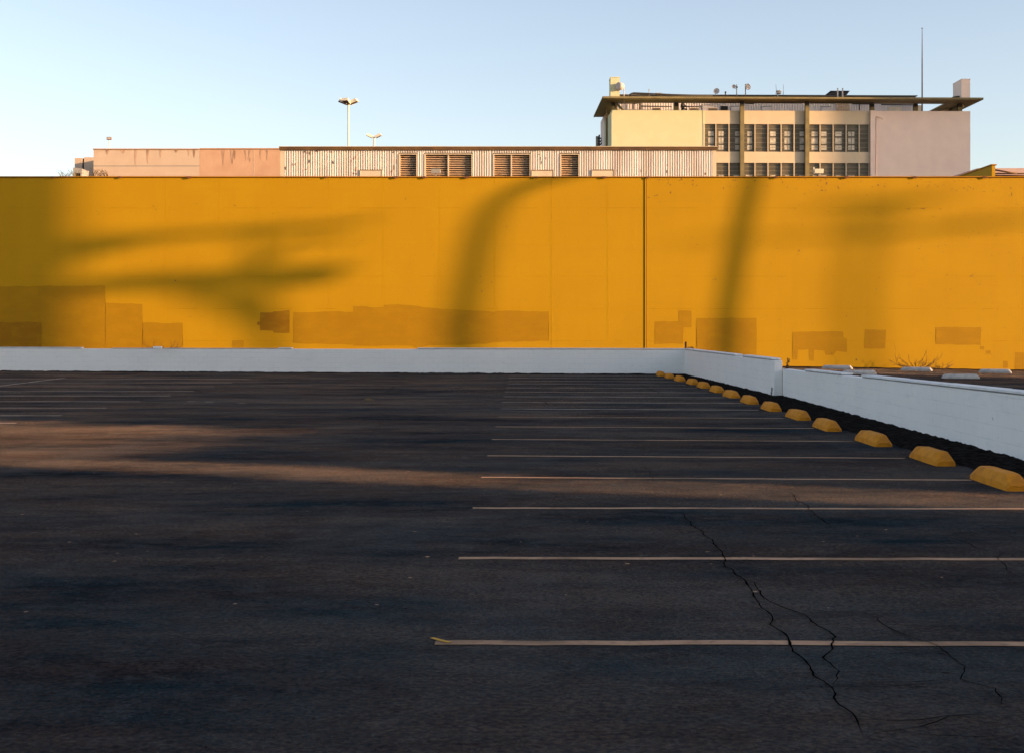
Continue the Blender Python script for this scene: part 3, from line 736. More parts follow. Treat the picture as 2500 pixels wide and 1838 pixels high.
def lamp(px, py, D, heads, label, r=.075, s=1.0):
    c = P(px, py, D); root = empty('light_pole', (c.x, c.y, 0), label, 'light pole', group=None)
    mb = MB(); mb.tube([(c.x,c.y,0),(c.x,c.y,c.z+.05)], [r*1.25, r], 10); mb.build('pole', 'lamp', root)
    for a, t in heads:
        mb = MB(); head(mb, Vector((c.x, c.y, c.z)), R(a), R(t), .64*s, .50*s, .24*s); mb.build('lamp_head', ['lamp', 'lens'], root)
lamp(850.7, 254, 100, [(-14,-20),(194,-20),(255,-18),(75,-18)], 'tall cream light pole with four angled lamp heads behind the metal building', s=1.0)
lamp(913.2, 337, 104, [(-6,-24),(186,-24)], 'shorter cream light pole with two angled lamp heads behind the metal building', s=.76)
c = P(266.4, 339, 120); root = empty('light_pole', (c.x, c.y, 0), 'thin light pole with one boxy floodlight above the left end of the peach building', 'light pole')
mb = MB(); mb.tube([(c.x,c.y,0),(c.x,c.y,c.z-.1)], .045, 8); mb.build('pole', 'lamp', root)
mb = MB(); mb.box(c.x-.2, c.x+.2, c.y-.1, c.y+.12, c.z-.12, c.z+.13, 0); mb.box(c.x-.14, c.x+.14, c.y-.108, c.y-.1005, c.z-.06, c.z+.07, 1); mb.build('lamp_head', ['pole_brown', 'dish'], root)

# ------------------------------------------------------------------ office building (local frame: u along the front, v into the depth)
TH = R(1.2); OX, OY = P(1493,0,110).x, 110.0
ob = empty('office_building', (OX, OY, 0), 'cream and sand coloured office building with window bands and a flat projecting roof canopy', 'building', rz=TH)
ct, st = math.cos(TH), math.sin(TH)
def U(px, v=0.0):
    r = (px-HX)/F
    # x = OX+u*ct-v*st ; y = OY+u*st+v*ct ; x=r*y
    return (r*(OY+v*ct)-OX+v*st)/(ct-r*st)
def ZO(px, py, v=0.0):
    u = U(px, v); y = OY+u*st+v*ct
    return CH+(HY-py)/F*y
class LMB(MB):
    def build(s, name, m, parent=None, **k):
        # geometry given in the building's own frame
        mw = parent_world(ob); bmesh.ops.transform(s.bm, matrix=mw, verts=s.bm.verts)
        return MB.build(s, name, m, parent, **k)
zt = ZO(1493, 269.5)
uA, uB, uC, uD, uE = 0, U(1717), U(2122.6), U(2135), U(2368.4)
o = LMB(); o.box(0, uB-.05, 0, 11, 0, zt); o.build('wall', 'cream', ob)['label'] = 'pale yellow left block of the front wall'
o = LMB(); o.box(-.02, 2.2, 6.9, 11, zt-6, ZO(1493, 247.5, -.1)+.02); o.build('stair_tower', 'mauve', ob)
o = LMB(); o.box(uB-.047, uB+.12, -.02, .3, 0, zt-.005); o.build('pilaster', 'cream', ob)
o = LMB(); o.box(uD+.003, uE, -.05, 11, 0, zt); o.build('wall', 'mauve', ob)['label'] = 'rose grey right block of the front wall'
o = LMB(); o.box(uC+.05, uD, -.20, .4, 0, zt+.02); o.build('pilaster', 'mauve', ob)
o = LMB(); o.tube([(uD+.12,-.12,0),(uD+.12,-.12,zt-.5)], .05, 8); o.tube([(uD+.12,-.12,zt-.55),(uD+.12,-.25,zt-.5),(uD+.45,-.25,zt-.55),(uD+.62,-.25,zt-.7)], .05, 6); o.build('drain_pipe', 'mauve', ob)
zs = [(zt, ZO(1800,303.5)), (ZO(1800,371), ZO(1800,398.3))]
o = LMB(); o.box(uB+.123, uC+.047, .02, .35, zs[0][1], zt-.002); o.box(uB+.123, uC+.047, .02, .35, zs[1][1], zs[1][0]); o.box(uB+.123, uC+.047, .02, .35, 0, zs[1][1]-1.95)
o.build('spandrel', 'sand', ob)
o = LMB(); o.box(uB+.123, uC+.047, .50, 11, 0, zt-.05); o.build('core', 'dark', ob)
# windows
mull = [1718.5, 1747.7, 1779.7, 1811, 1843, 1874.8, 1907, 1938.7, 1971, 2002, 2034, 2065.7, 2097.5, 2122.6]
for row, (z1, z0) in enumerate(((zs[0][1], zs[1][0]), (zs[1][1], zs[1][1]-1.95))):
    for i in range(13):
        u0, u1 = U(mull[i]), U(mull[i+1]); 
        w = LMB(); fw = .075
        w.box(u0-fw/2+.002, u0+fw/2, -.03, .20, z0+.003, z1-.003)
        if i == 12: w.box(u1-.06, u1, .03, .20, z0+.003, z1-.003)
        fr = w.build('window', 'sand', ob)
        w = LMB(); a_, b_ = u0+fw/2+.002, (u1-fw/2 if i < 12 else u1-.062)
        w.box(a_, b_, .14, .18, z0+.004, z1-.004, 0)
        # pale panels set just in front of the panes
        rr = random.Random(i*7+row); hh = z1-z0
        if i not in (4, 12):
            cw = (b_-a_)*rr.uniform(.35, .55); cx_ = a_+(b_-a_-cw)*((.75, .35, .8, .7, .15, .3, .5, .7, .75, .15, .35, .35, .5)[i])
            lv_ = [(.08,.24),(.30,.52),(.58,.74)] if row == 0 else [(.30,.50)]
            for l0, l1 in lv_: w.box(cx_, cx_+cw, .130, .136, z0+hh*l0, z0+hh*l1, 1)
            if i in (6, 11, 1): w.box(cx_+cw*.45, cx_+cw*.55, .124, .129, z0+hh*.08, z0+hh*.74, 0)
        pn = w.build('pane', ['glass', 'pane_panel'], fr)
        w = LMB()
        for k in range(1, 6): 
            zz = z1-hh*(k/6.0); w.box(a_+.001, b_-.001, .09, .115, zz-.013, zz+.013)
        w.build('bars', 'bar', fr)
# columns
ztc = ZO(1493, 247.5, -.1)
for px, full in ((1497.6,0),(1651.5,0),(1811.8,1),(1970.6,1),(2129.8,0),(2236.5,0),(2344.5,0)):
    u = U(px, -.2); o = LMB()
    v0, v1 = (-.30, .015) if full else (.6, .95)
    if not full: u = U(px, .6)
    o.box(u-.16, u+.16, v0, v1, 0 if full else zt+.003, ztc-.28, 0)
    o.box(u-.16, u+.16, v0, v1, ztc-.277, ztc, 1)
    o.build('column', ['olive', 'pipe'], ob)
# left-hand side columns
for v in (3.6,):
    o = LMB(); o.box(-.16, -.03, v, v+.35, 0, ztc); o.build('column', 'olive', ob)
# canopy ring (the middle is open to the sky)
cz0, cz1 = ZO(1473, 240.5, -1.2), ZO(1473, 236, -1.2)
ul, ur = U(1473, -1.2), U(2399.5, -1.2)
bars = [(ul, ur, -1.2, 1.2), (ul, .7, 1.202, 8.6), (ur-2.3, ur, 1.202, 8.6)]
o = LMB()
for a_, b_, c_, d_ in bars: o.box(a_, b_, c_, d_, cz0+.03, cz1-.02, 0)
cn = o.build('canopy', 'soffit', ob)
o = LMB(); o.box(ul-.03, ur+.03, -1.26, -1.203, cz0, cz1); o.box(ul-.06, ul-.003, -1.2, 8.6, cz0, cz1); o.box(ur+.003, ur+.06, -1.2, 8.6, cz0, cz1); o.build('fascia', 'olive', cn)
# diagonal struts under the right end and left end
def beam(p, q, w):
    o = LMB(); o.tube([p, q], w, 4); o.build('brace', 'soffit', cn)
beam((U(2330,4),4,cz0), (U(2290,6),6.5,zt+.1), .22); beam((U(2315,3),3,cz0), (U(2272,7),9,zt+.1), .22); beam((U(2352,.7),1,cz0-.1), (U(2352,.7),8,zt+.1), .25)
beam((U(1507,1.5),1.5,cz0), (U(1526,1.5),1.5,zt+.05), .12); beam((U(1505,3),3,cz0), (U(1515,3),3.5,zt+.05), .15)
# penthouse with corrugated walls
pv = 4.0; pz1 = ZO(1655, 235.5, pv); pu0, pu1 = U(1512, pv), U(2233, pv)
o = LMB(); corrugated(o, pu0, pu1, pv, zt-2, pz1, .22, .018); o.box(pu0, pu1, pv+.1, pv+7, zt-2, pz1-.01); ph = o.build('penthouse', 'pent', ob)
o = LMB(); o.box(pu0-.1, pu1+.1, pv-.5, pv+7.5, pz1+.003, ZO(1655, 231.3, pv-.5)); o.build('roof', 'roofgrey', ph)
o = LMB(); o.box(pu1+.25, U(2256,pv), pv+.3, pv+3, zt-2, ZO(2240,256,pv)); o.build('stair_head', 'trim', ob)
for a_, b_, c_ in ((1715,1740,257),(1785,1806,260),(1860,1882,260),(2005,2027,261)):
    o = LMB(); o.box(U(a_,pv), U(b_,pv), pv-.08, pv-.035, zt-1, ZO(a_,c_,pv)-.05, 0); o.box(U(a_,pv)-.03, U(b_,pv)+.03, pv-.10, pv-.035, ZO(a_,c_,pv)-.047, ZO(a_,c_,pv), 1); o.build('vent_cover', ['pent', 'roofgrey'], ph)
o = LMB(); z_ = ZO(2040, 251, pv)
while z_ > zt-.3:
    o.box(U(2041,pv), U(2073,pv), pv-.12, pv-.04, z_-.05, z_); z_ -= .13
o.build('louvre', 'slat', ph)
o = LMB(); o.box(U(1759,pv), U(1776,pv), pv-.08, pv-.035, ZO(1760,270,pv), ZO(1760,260,pv)); o.build('louvre', 'dark', ph)
o = LMB(); o.box(U(2169,pv), U(2201,pv), pv-.10, pv-.035, zt-.5, ZO(2170,262,pv)); o.build('louvre', 'trim', ph)
o = LMB(); o.box(U(2135,pv), U(2151,pv), pv-.09, pv-.035, zt-.5, ZO(2140,262,pv)); o.build('door', 'pent', ph)
# pipes in front of the penthouse
for pts in ([(1512,253),(1545,253)],[(1546,246),(1546,268)],[(1561,246),(1561,268)],[(1565,247),(1565,268)],[(1565,260),(1640,261)],[(1662,261),(1712,261)],[(1546,254),(1560,252)],[(2080,254),(2130,255)],[(2098,254),(2098,270)],[(2151,256),(2228,257)],[(1818,253),(1840,254)]):
    o = LMB(); q = [(U(a_,pv-.5), pv-.5, ZO(a_,b_,pv-.5)) for a_, b_ in pts]; o.tube(q, .05, 6); o.build('pipe', 'pipe', ph)

# --- things standing on that roof: each one a thing of its own
def W(px, py, v):
    u = U(px, v); return Vector((OX+u*ct-v*st, OY+u*st+v*ct, ZO(px, py, v)))
def thing_at(name, px, py, v, label, cat, group=None): return empty(name, W(px, py, v), label, cat, group=group)
r = thing_at('chimney', 1502, 236, 0, 'pale yellow square chimney standing on the left end of the canopy', 'chimney')
a_, b_ = W(1490.5, 236, -.3), W(1513, 188.7, -.3); mb = MB(); mb.box(a_.x, b_.x, a_.y, a_.y+1.6, a_.z-.05, b_.z-.06); mb.build('stack', 'cream', r)
mb = MB(); mb.box(a_.x-.02, b_.x+.02, a_.y-.02, a_.y+1.62, b_.z-.057, b_.z); mb.build('cap', 'cream', r)
r = thing_at('chimney', 2355, 240, 0, 'rose grey square chimney standing on the right end of the canopy', 'chimney')
a_, b_ = W(2347.5, 240, -.3), W(2368.4, 193.4, -.3); mb = MB(); mb.box(a_.x, b_.x, a_.y, a_.y+2.2, a_.z-.05, b_.z-.06); mb.build('stack', 'mauve', r)
mb = MB(); mb.box(a_.x-.02, b_.x+.02, a_.y-.02, a_.y+2.22, b_.z-.057, b_.z); mb.build('cap', 'mauve', r)
mb = MB(); mb.tube([W(2323,241,.2), W(2328,238.6,.2), W(2337,237,.2), W(2347,237,.2)], .07, 6); tag(mb.build('roof_pipe', 'pipe'), 'bent dark pipe on the canopy beside the right chimney', 'pipe')

def mast(parent, px, y0, y1, v, r_=.05, m='dish'):
    mb = MB(); mb.tube([W(px, y0, v), W(px, y1, v)], r_, 8); return mb.build('mast', m, parent)
r = thing_at('drum_antenna', 1523, 236, 0, 'white drum antenna on a thin mast beside the left chimney', 'antenna')
c = W(1518, 212, -.4); mb = MB(); d = Vector((-.75, -.6, 0)).normalized(); mb.tube([c-d*.0, c+d*.42], .30, 20); mb.disc_dish(c-d*.002, -d, .29, .12, 16); mb.build('drum', 'dish', r)
mast(r, 1523.5, 268, 208, -.4, .035)
r = thing_at('satellite_dish', 1749, 232, 2, 'round white satellite dish low on the roof, left of the paired dishes', 'satellite dish')
c = W(1749, 223, 3.5); mb = MB(); mb.disc_dish(c, (-.4,-1,.25), .26, .07); mb.build('reflector', 'dish', r); mast(r, 1747, 235, 226, 3.6, .03)
mb = MB(); mb.tube([c+Vector((-.05,-.1,-.1)), c+Vector((-.12,-.35,.0))], .02, 6); mb.build('feed_arm', 'pipe', r)
r = thing_at('satellite_dish', 1798.5, 236, 3, 'small white dish on the left side of a thin roof mast', 'satellite dish')
mast(r, 1798.5, 236, 207, 3.3, .04, 'unit'); c = W(1791.5, 212, 3.2); mb = MB(); mb.disc_dish(c, (-.3,-1,.1), .17, .05); mb.build('reflector', 'dish', r)
mb = MB(); mb.tube([W(1792,212,3.3), W(1798,213,3.3)], .03, 6); mb.tube([W(1794,216,3.3), W(1798,219,3.3)], .02, 6); mb.build('bracket', 'unit', r)
mb = MB(); mb.tube([W(1797,213.5,3.2), W(1801,213.5,3.2)], .06, 6); mb.build('clamp', 'pipe', r)
r = thing_at('satellite_dish', 1820, 236, 3, 'largest white roof dish, on the right side of its mast', 'satellite dish')
mast(r, 1820, 236, 206, 3.3, .045, 'unit'); c = W(1826.5, 212.6, 3.1); mb = MB(); mb.disc_dish(c, (.55,-1,.1), .27, .10); mb.build('reflector', 'dish', r)
mb = MB(); mb.tube([W(1820,213,3.2), W(1825,213,3.0)], .05, 6); mb.build('bracket', 'unit', r)
r = thing_at('roof_vent', 1901, 232, 3, 'small drum-shaped roof vent between two whip aerials', 'vent')
a_ = W(1901.5, 229, 3.3); mb = MB(); mb.tube([(a_.x,a_.y,a_.z-.05),(a_.x,a_.y,a_.z+.14)], .19, 16); mb.build('drum', 'dish', r)
mb = MB(); mb.tube([(a_.x,a_.y,a_.z+.143),(a_.x,a_.y,a_.z+.24)], .20, 16); mb.build('cap', 'trim', r)
mb = MB(); mb.tube([(a_.x-.1,a_.y,a_.z-.35),(a_.x-.1,a_.y,a_.z-.052)], .05, 8); mb.build('stem', 'dish', r)
for px, w_ in ((1894.5, 'left'), (1912, 'right')):
    mb = MB(); mb.tube([W(px, 232, 3.3), W(px+.8, 221, 3.3), W(px-(.3 if w_ == 'left' else -.3), 207, 3.3)], [.025, .02, .012], 6)
    tag(mb.build('whip_aerial', 'unit'), 'thin whip aerial just %s of the drum-shaped roof vent' % w_, 'aerial')
r = thing_at('vent_hood', 2046, 232, 3, 'wide dark flared hood on posts above the roof at the right', 'vent hood')
a_, b_ = W(2020, 231.4, 5), W(2073.5, 231.4, 5); t0, t1 = W(2034, 223.2, 5), W(2060, 223.2, 5)
mb = MB(); zt_ = t0.z
mb.hexa([(a_.x,a_.y,a_.z),(W(2068,0,5).x,a_.y,a_.z),(W(2068,0,5).x,a_.y+2.5,a_.z),(a_.x,a_.y+2.5,a_.z)], [(t0.x,a_.y+.2,zt_-.02),(b_.x,a_.y+.2,zt_-.05),(b_.x,a_.y+2.2,zt_-.02),(t0.x,a_.y+2.2,zt_)]); mb.build('hood', 'pipe', r)
mb = MB(); mb.box(t0.x-.2, b_.x+.05, a_.y+.1, a_.y+2.3, zt_+.003, zt_+.05); mb.build('cap', 'roofgrey', r)
for px in (2045.5, 2057.5):
    q = W(px, 236, 3.3); mb = MB(); mb.box(q.x-.05, q.x+.05, q.y, q.y+.1, q.z-.2, zt_-.04); mb.build('post', 'dish', r)
mb = MB(); c = W(1584.8, 237, 1.5); mb.tube([c, W(1584.8, 219.5, 1.5)], .03, 6); mb.tube([W(1584.8,221,1.5), W(1584.8,219,1.5)], .055, 8); tag(mb.build('roof_post', 'unit'), 'short thin post standing among the dark rails on the left part of the roof', 'post')
mb = MB(); a_, b_ = W(1600, 231, 1.5), W(1615.5, 227.2, 1.5); mb.box(a_.x, b_.x, a_.y, a_.y+.6, a_.z, b_.z); tag(mb.build('rooftop_unit', 'unit', bevel=.02), 'small green grey box on the roof among the dark rails', 'rooftop unit')
r = thing_at('roof_rail', 1600, 236, 1, 'long dark pipe rail sloping along the left part of the roof', 'railing')
mb = MB(); mb.tube([W(1538,233,1.5), W(1542,228.5,1.5), W(1548,227.3,1.5), W(1600,229.5,1.5), W(1640,231.5,1.5), W(1740,234,1.5)], .05, 6); mb.build('top_rail', 'pipe', r)
mb = MB(); mb.tube([W(1536,235,1.5), W(1538,230.5,1.5), W(1545,229.6,1.5), W(1600,232.5,1.5), W(1740,235.6,1.5)], .05, 6); mb.build('bottom_rail', 'pipe', r)
for px in range(1548, 1740, 9):
    t_ = (px-1548)/192; mb = MB(); mb.tube([W(px, 229.0+6*t_, 1.5), W(px, 232.5+5*t_, 1.5)], .03, 5); mb.build('post', 'pipe', r)
mb = MB(); mb.tube([W(1771,236,3), W(1771,226.5,3)], .05, 6); mb.tube([W(1769.5,226.5,3), W(1773,225.5,3)], .07, 6); tag(mb.build('roof_vent', 'pipe'), 'tiny dark vent pipe on the roof right of the low satellite dish', 'vent')
r = thing_at('flagpole', 2251.3, 272, 2, 'tall thin brown flagpole with a ball on top at the right of the office roof', 'flagpole')
mb = MB(); mb.tube([W(2251.3,274,2.2), W(2251.3,160,2.2), W(2251.3,75,2.2)], [.062,.052,.024], 10); mb.build('pole', 'pole_brown', r)
mb = MB(); mb.tube([W(2251.3,75,2.2), W(2251.3,72,2.2)], .025, 8); c = W(2251.3,70,2.2)
bmesh.ops.create_icosphere(mb.bm, subdivisions=2, radius=.06, matrix=Matrix.Translation(c)); mb.build('finial', 'pole_brown', r)
r = thing_at('panel_antenna', 1462, 345, 2, 'tall white panel antenna with black brackets on the left side of the office building', 'antenna')
a_ = W(1458, 360, 6); b_ = W(1458, 333, 6); mb = MB(); mb.box(a_.x-.12, a_.x+.12, a_.y, a_.y+.12, a_.z-.3, b_.z); mb.build('panel', 'unit', r, bevel=.02)
mb = MB(); mb.tube([W(1463,366,6), W(1463,330,6)], .07, 8)
for py in (338, 345, 352, 358): mb.tube([W(1458.5,py,6), W(1463,py+1,6), W(1468,py-.5,6)], .05, 6)
for py in (341, 349): mb.tube([W(1463,py,6), W(1467,py-2,6), W(1469,py+3,6), W(1464,py+6,6)], .04, 6)
mb.build('bracket', 'pipe', r)
# small rooftop condensers behind the parapet
for i, (p0, p1) in enumerate(((1593,1613),(1684,1706),(1731,1752))):
    a_, b_ = W(p0, 274, 2.2), W(p1, 263.5, 2.2); mb = MB(); mb.box(a_.x, b_.x, a_.y, a_.y+.7, a_.z, b_.z, 0)
    n_ = 9
    for k in range(n_): 
        x_ = a_.x+(b_.x-a_.x)*(k+.5)/n_; mb.box(x_-.012, x_+.012, a_.y-.02, a_.y-.002, a_.z+.05, b_.z-.04, 1)
    tag(mb.build('rooftop_unit', ['trim', 'fascia']), ('ribbed condenser box behind the office parapet, left of the second column', 'ribbed condenser box behind the office parapet, just right of the dark pipe cluster', 'ribbed condenser box behind the office parapet, farthest right of three')[i], 'rooftop unit')
mb = MB(); mb.tube([W(1666,270,1.8), W(1666,252,1.8)], .09, 8)
for a_, b_ in (((1661,258),(1671,254)),((1661,262),(1672,262)),((1667,266),(1678,268)),((1670,256),(1676,262))): mb.tube([W(*a_,1.8), W(*b_,1.8)], .06, 6)
tag(mb.build('pipe_cluster', 'pipe'), 'dark cluster of valves and pipes right of the second canopy column', 'pipes')

# ------------------------------------------------------------------ weeds, post
mb = MB(); p = P(1673.3, 0, 52.4); mb.tube([(p.x,52.3,0),(p.x,52.3,P(0,834.6,52.3).z)], .038, 8); mb.tube([(p.x,52.3,1.0),(p.x,52.3,1.03)], .05, 8)
tag(mb.build('post', 'rust'), 'rusty steel post sticking up behind the corner of the white walls', 'post')
mb = MB()
for pts in ([(1678,853),(1679.5,849),(1683,846)],[(1680,853),(1685,848.5),(1690,850),(1696,852.5)],[(1684,849),(1689,847),(1695,851)]): mb.tube([P(a, b, 52.8) for a, b in pts], [.02,.018,.010], 5) if len(pts) == 3 else mb.tube([P(a, b, 52.8) for a, b in pts], [.02,.02,.018,.010], 5)
mb.tube([P(1678,853,52.8), (P(1678,853,52.8).x, 52.8, 0)], .02, 5)
tag(mb.build('weed', 'twig'), 'arched dry weed stalk beside the rusty post', 'weed')
def stalk(name, label, pt, h, m, n=14, r=.012):
    mb = MB(); b = Vector(pt); pts = [b+Vector((mnoise.noise(Vector((t*3, h, pt[0])))*.05, 0, h*t)) for t in (0,.25,.5,.75,1)]
    mb.tube(pts, [r*1.4,r*1.3,r,r*.8,r*.4], 5)
    for i in range(n):
        t = random.uniform(.15, .95); c = b+Vector((0,0,h*t)); a = random.uniform(0, 6.28); l = random.uniform(.04,.10)*h
        e = c+Vector((math.cos(a)*l, math.sin(a)*l, l*random.uniform(.5, 1.3)))
        mb.tube([c, (c+e)/2+Vector((0,0,-.01)), e], [r*.7, r*.9, r*1.3], 5)
    return tag(mb.build(name, m), label, 'weed')
stalk('weed', 'dark weed stalk behind the step of the white wall, the left of two', (P(1912,0,36).x, 35.4, 0), .92, 'twig', r=.014)
stalk('weed', 'dark weed stalk behind the step of the white wall, the right of two', (P(1922,0,36).x, 36.0, 0), .95, 'twig', 18, r=.014)
stalk('weed', 'small green weed growing at the foot of the white wall step', (P(1887,0,33.7).x, 33.85, 0), .27, 'green_weed', 16, r=.008)
def bush(name, label, base, w, h, m, n=22):
    mb = MB()
    def grow(p, d, l, r, lev):
        pts = [p]; q = p
        for k in range(4):
            d = (d+Vector((random.uniform(-.25,.25), random.uniform(-.15,.15), random.uniform(-.22,.20)))).normalized()
            q = q+d*l/4; pts.append(q)
        mb.tube(pts, [r, r*.85, r*.7, r*.55, r*.35], 4)
        if lev > 0:
            for k in range(3):
                i = random.randint(1, 4)
                grow(pts[i], (d+Vector((random.uniform(-.8,.8), random.uniform(-.3,.3), random.uniform(-.2,.6)))).normalized(), l*random.uniform(.4,.7), r*.6, lev-1)
    for i in range(n):
        a = (i/(n-1)-.5)*2; s = Vector((a*1.3, random.uniform(-.2,.2), random.uniform(.15,.55)+.25*(1-abs(a)))).normalized()
        grow(Vector(base)+Vector((a*w*.12,0,0)), s, (w*.42*abs(a)+h*.7)*random.uniform(.6,1), .016, 2)
    return tag(mb.build(name, m), label, 'bush')
bx = P(2240,0,59).x
bush('dry_bush', 'leafless dry bush sprawling at the foot of the yellow wall', (bx, 59.1, ground_z(bx,59)), 1.7, .45, 'twig', 18)
bx = P(2302,0,59).x
bush('dry_bush', 'smaller dry twiggy shoot right of the sprawling bush', (bx, 59.2, ground_z(bx,59)), .55, .40, 'twig', 6)
for px, lab, n_ in ((385,'tangle of dry weed stems above the back wall at the left',10),):
    base = P(px, 852, 57.6); bush('dry_bush', lab, (base.x, 58.2, .72), .9, .5, 'twig', 5)
# litter and soil line at the foot of the yellow wall
mb = MB(); prev = None; x = 7.0
while x < 30:
    c = []
    for t, dy in ((0, -.5), (.5, -.2), (1, .02)):
        n_ = mnoise.noise(Vector((x*1.5, dy*4, 2)))
        c.append(mb.bm.verts.new((x, YW+dy+(n_*.15 if t == 0 else 0), ground_z(x, YW)+.006+t*(.03+.03*n_))))
    if prev:
        for i in range(2): mb.bm.faces.new((prev[i], c[i], c[i+1], prev[i+1]))
    prev = c; x += .15
tag(mb.build('soil', 'dirt', smooth=True), kind='structure')
# crumpled leaves on the lot
for px, py, s, lab in ((902,976,.10,'small yellowish dead leaf lying on the asphalt in the middle distance'),(790,909,.16,'dark crumpled rag lying at the foot of the white back wall')):
    p = G(px, py); mb = MB(); bmesh.ops.create_icosphere(mb.bm, subdivisions=2, radius=s, matrix=Matrix.Translation(p) @ Matrix.Diagonal((1.3,.8,.45,1)))
    for v in mb.bm.verts: v.co += Vector((1,1,1))*mnoise.noise(v.co*12)*s*.6
    tag(mb.build('leaf_litter' if py > 950 else 'rag', 'weed' if py > 950 else 'pipe'), lab, 'leaf' if py > 950 else 'rag')

# ------------------------------------------------------------------ things behind and beside the camera that throw the long evening shadows, plus an added sky blocker
SUN_EL = R(10.0)
S = Vector((.937, -.35, 0)).normalized(); Q = Vector((.35, .937, 0)).normalized()      # toward the sun; across the sun
def SP(s, p, z=0): return S*s+Q*p+Vector((0,0,z))
def office(name, label, s0, s1, p0, p1, h, m='office'):
    c = SP((s0+s1)/2, (p0+p1)/2); rz = math.atan2(S.y, S.x)
    root = empty(name, c, label, 'building', rz=rz)
    inv = parent_world(root)
    def lb(mb, nm, mm):
        bmesh.ops.transform(mb.bm, matrix=inv, verts=mb.bm.verts); return mb.build(nm, mm, root)
    a, b = (s1-s0)/2, (p1-p0)/2
    mb = MB(); mb.box(-a, a, -b, b, -.2, h-.4); lb(mb, 'wall', m)
    mb = MB(); mb.box(-a-.0, a+.0, -b-.0, b+.0, h-.397, h); lb(mb, 'coping', 'greytrim')
    return root
office('warehouse', 'tall warehouse standing outside the frame to the right of the camera', 46, 64, -1, 13.25, 16.5)
office('workshop', 'low workshop outside the frame, between two taller buildings', 46, 62, 14.55, 20.05, 10.2)
office('apartment_block', 'tall apartment block outside the frame on the sunny side of the lot', 74, 100, 20.1, 49.2, 32)
office('garage_wing', 'lower wing at the side of the apartment block outside the frame', 74, 92, 49.22, 51.6, 17.9)
office('tower_block', 'high tower block outside the frame toward the sun', 92, 112, 112.3, 165, 50)
rb_ = empty('sky_blocker', (-20, -14, 0), 'wide unseen block added behind the camera to hold back sky light', 'building')  # added block, out of view, keeps some sky light off the lot
mb = MB(); mb.box(-75, 38, -30, -10, -.2, 3.6); mb.build('wall', 'office', rb_)
mb = MB(); mb.box(-75.1, 38.1, -30.1, -9.9, 3.603, 3.9); mb.build('coping', 'greytrim', rb_)


def palm(name, label, pts, rr, crown=True):
    root = empty(name, (pts[0].x, pts[0].y, 0), label, 'tree')
    mb = MB()
    # smooth the trunk line
    cl = []
    for i in range(len(pts)-1):
        p0, p1, p2, p3 = pts[max(0,i-1)], pts[i], pts[i+1], pts[min(len(pts)-1,i+2)]
        for k in range(6):
            t = k/6; cl.append(.5*((2*p1)+(p2-p0)*t+(2*p0-5*p1+4*p2-p3)*t*t+(3*p1-p0-3*p2+p3)*t**3))
    cl.append(pts[-1])
    rad = [rr[0]+(rr[1]-rr[0])*i/(len(cl)-1) for i in range(len(cl))]
    mb.tube(cl, rad, 12); mb.build('trunk', 'bark', root)
    if crown:
        mb = MB(); c = cl[-1]
        for i in range(26):
            a = i*2.4; e = random.uniform(-.3, .9); d = Vector((math.cos(a)*math.cos(e), math.sin(a)*math.cos(e), math.sin(e)))
            side = d.cross(Vector((0,0,1))).normalized(); sp = [c+d*t*2.4+Vector((0,0,-1.3*t*t)) for t in (0,.2,.4,.6,.8,1)]
            mb.tube(sp, [.03,.028,.025,.02,.015,.008], 4)
            for k in range(1, 5):
                for sg in (-1, 1):
                    for q in (0, .5):
                        p = sp[k].lerp(sp[k+1], q); l = .65*(1-.12*k)
                        mb.quad([p, p+d*.05, p+side*sg*l+d*.3+Vector((0,0,-.25)), p+side*sg*l+d*.27+Vector((0,0,-.27))])
        mb.build('crown', 'leaf', root)
    return root
def on_wall(px, py, s):
    """world point at distance s toward the sun whose shadow falls on the yellow wall at this spot"""
    w = P(px, py, YW); t = (s-w.dot(S))
    return w+S*t+Vector((0,0,t*math.tan(SUN_EL)))
def dsp(x, y): return (x*1.1126, y*1.1126)
# straight leaning palm
pts = [on_wall(*dsp(1590,900), 42), on_wall(*dsp(1592,760), 42), on_wall(*dsp(1602,640), 42), on_wall(*dsp(1622,520), 42), on_wall(*dsp(1648,400), 42), on_wall(*dsp(1662,300), 42), on_wall(*dsp(1668,200), 42)]
pts[0].z = 0
palm('palm_tree', 'slim leaning palm outside the frame casting the narrow dark stripe', pts, (.21, .17))
# bowed trunk
q = [(1010,860),(1012,760),(1018,680),(1034,600),(1052,520),(1078,460),(1118,425),(1180,400),(1260,380),(1330,365)]
pts = [on_wall(*dsp(x, y), 60) for x, y in q]; b0 = pts[0].copy(); b0.z = 0; pts[0] = b0
palm('bowed_tree', 'thick bowed tree outside the frame casting the curved shadow', pts, (.31, .20), crown=False)
# boughs at the left
bt = empty('street_tree', SP(66, 52), 'street tree with level boughs outside the frame', 'tree')
mb = MB()
def bough(pl, r, s=66):
    mb.tube([on_wall(*dsp(x, y), s) for x, y in pl], [v*1.55 for v in r], 8)
tr = [on_wall(*dsp(598,800), 66), on_wall(*dsp(585,700), 66), on_wall(*dsp(560,610), 66), on_wall(*dsp(555,500), 66)]; tr[0].z = 0
mb.tube(tr, [.26,.24,.20,.10], 8)
bough([(150,632),(260,622),(400,618),(520,612),(640,606),(730,602),(748,602)], [.16,.24,.26,.28,.30,.30,.22])
bough([(380,632),(470,655),(545,690),(585,740)], [.12,.20,.22,.12])
bough([(150,545),(250,535),(330,522),(460,512),(600,506),(720,495),(820,484)], [.34,.26,.13,.10,.12,.10,.07])
bough([(560,600),(600,560),(640,530),(780,528)], [.10,.10,.08,.06])
mb.build('trunk', 'bark', bt)
mb = MB()
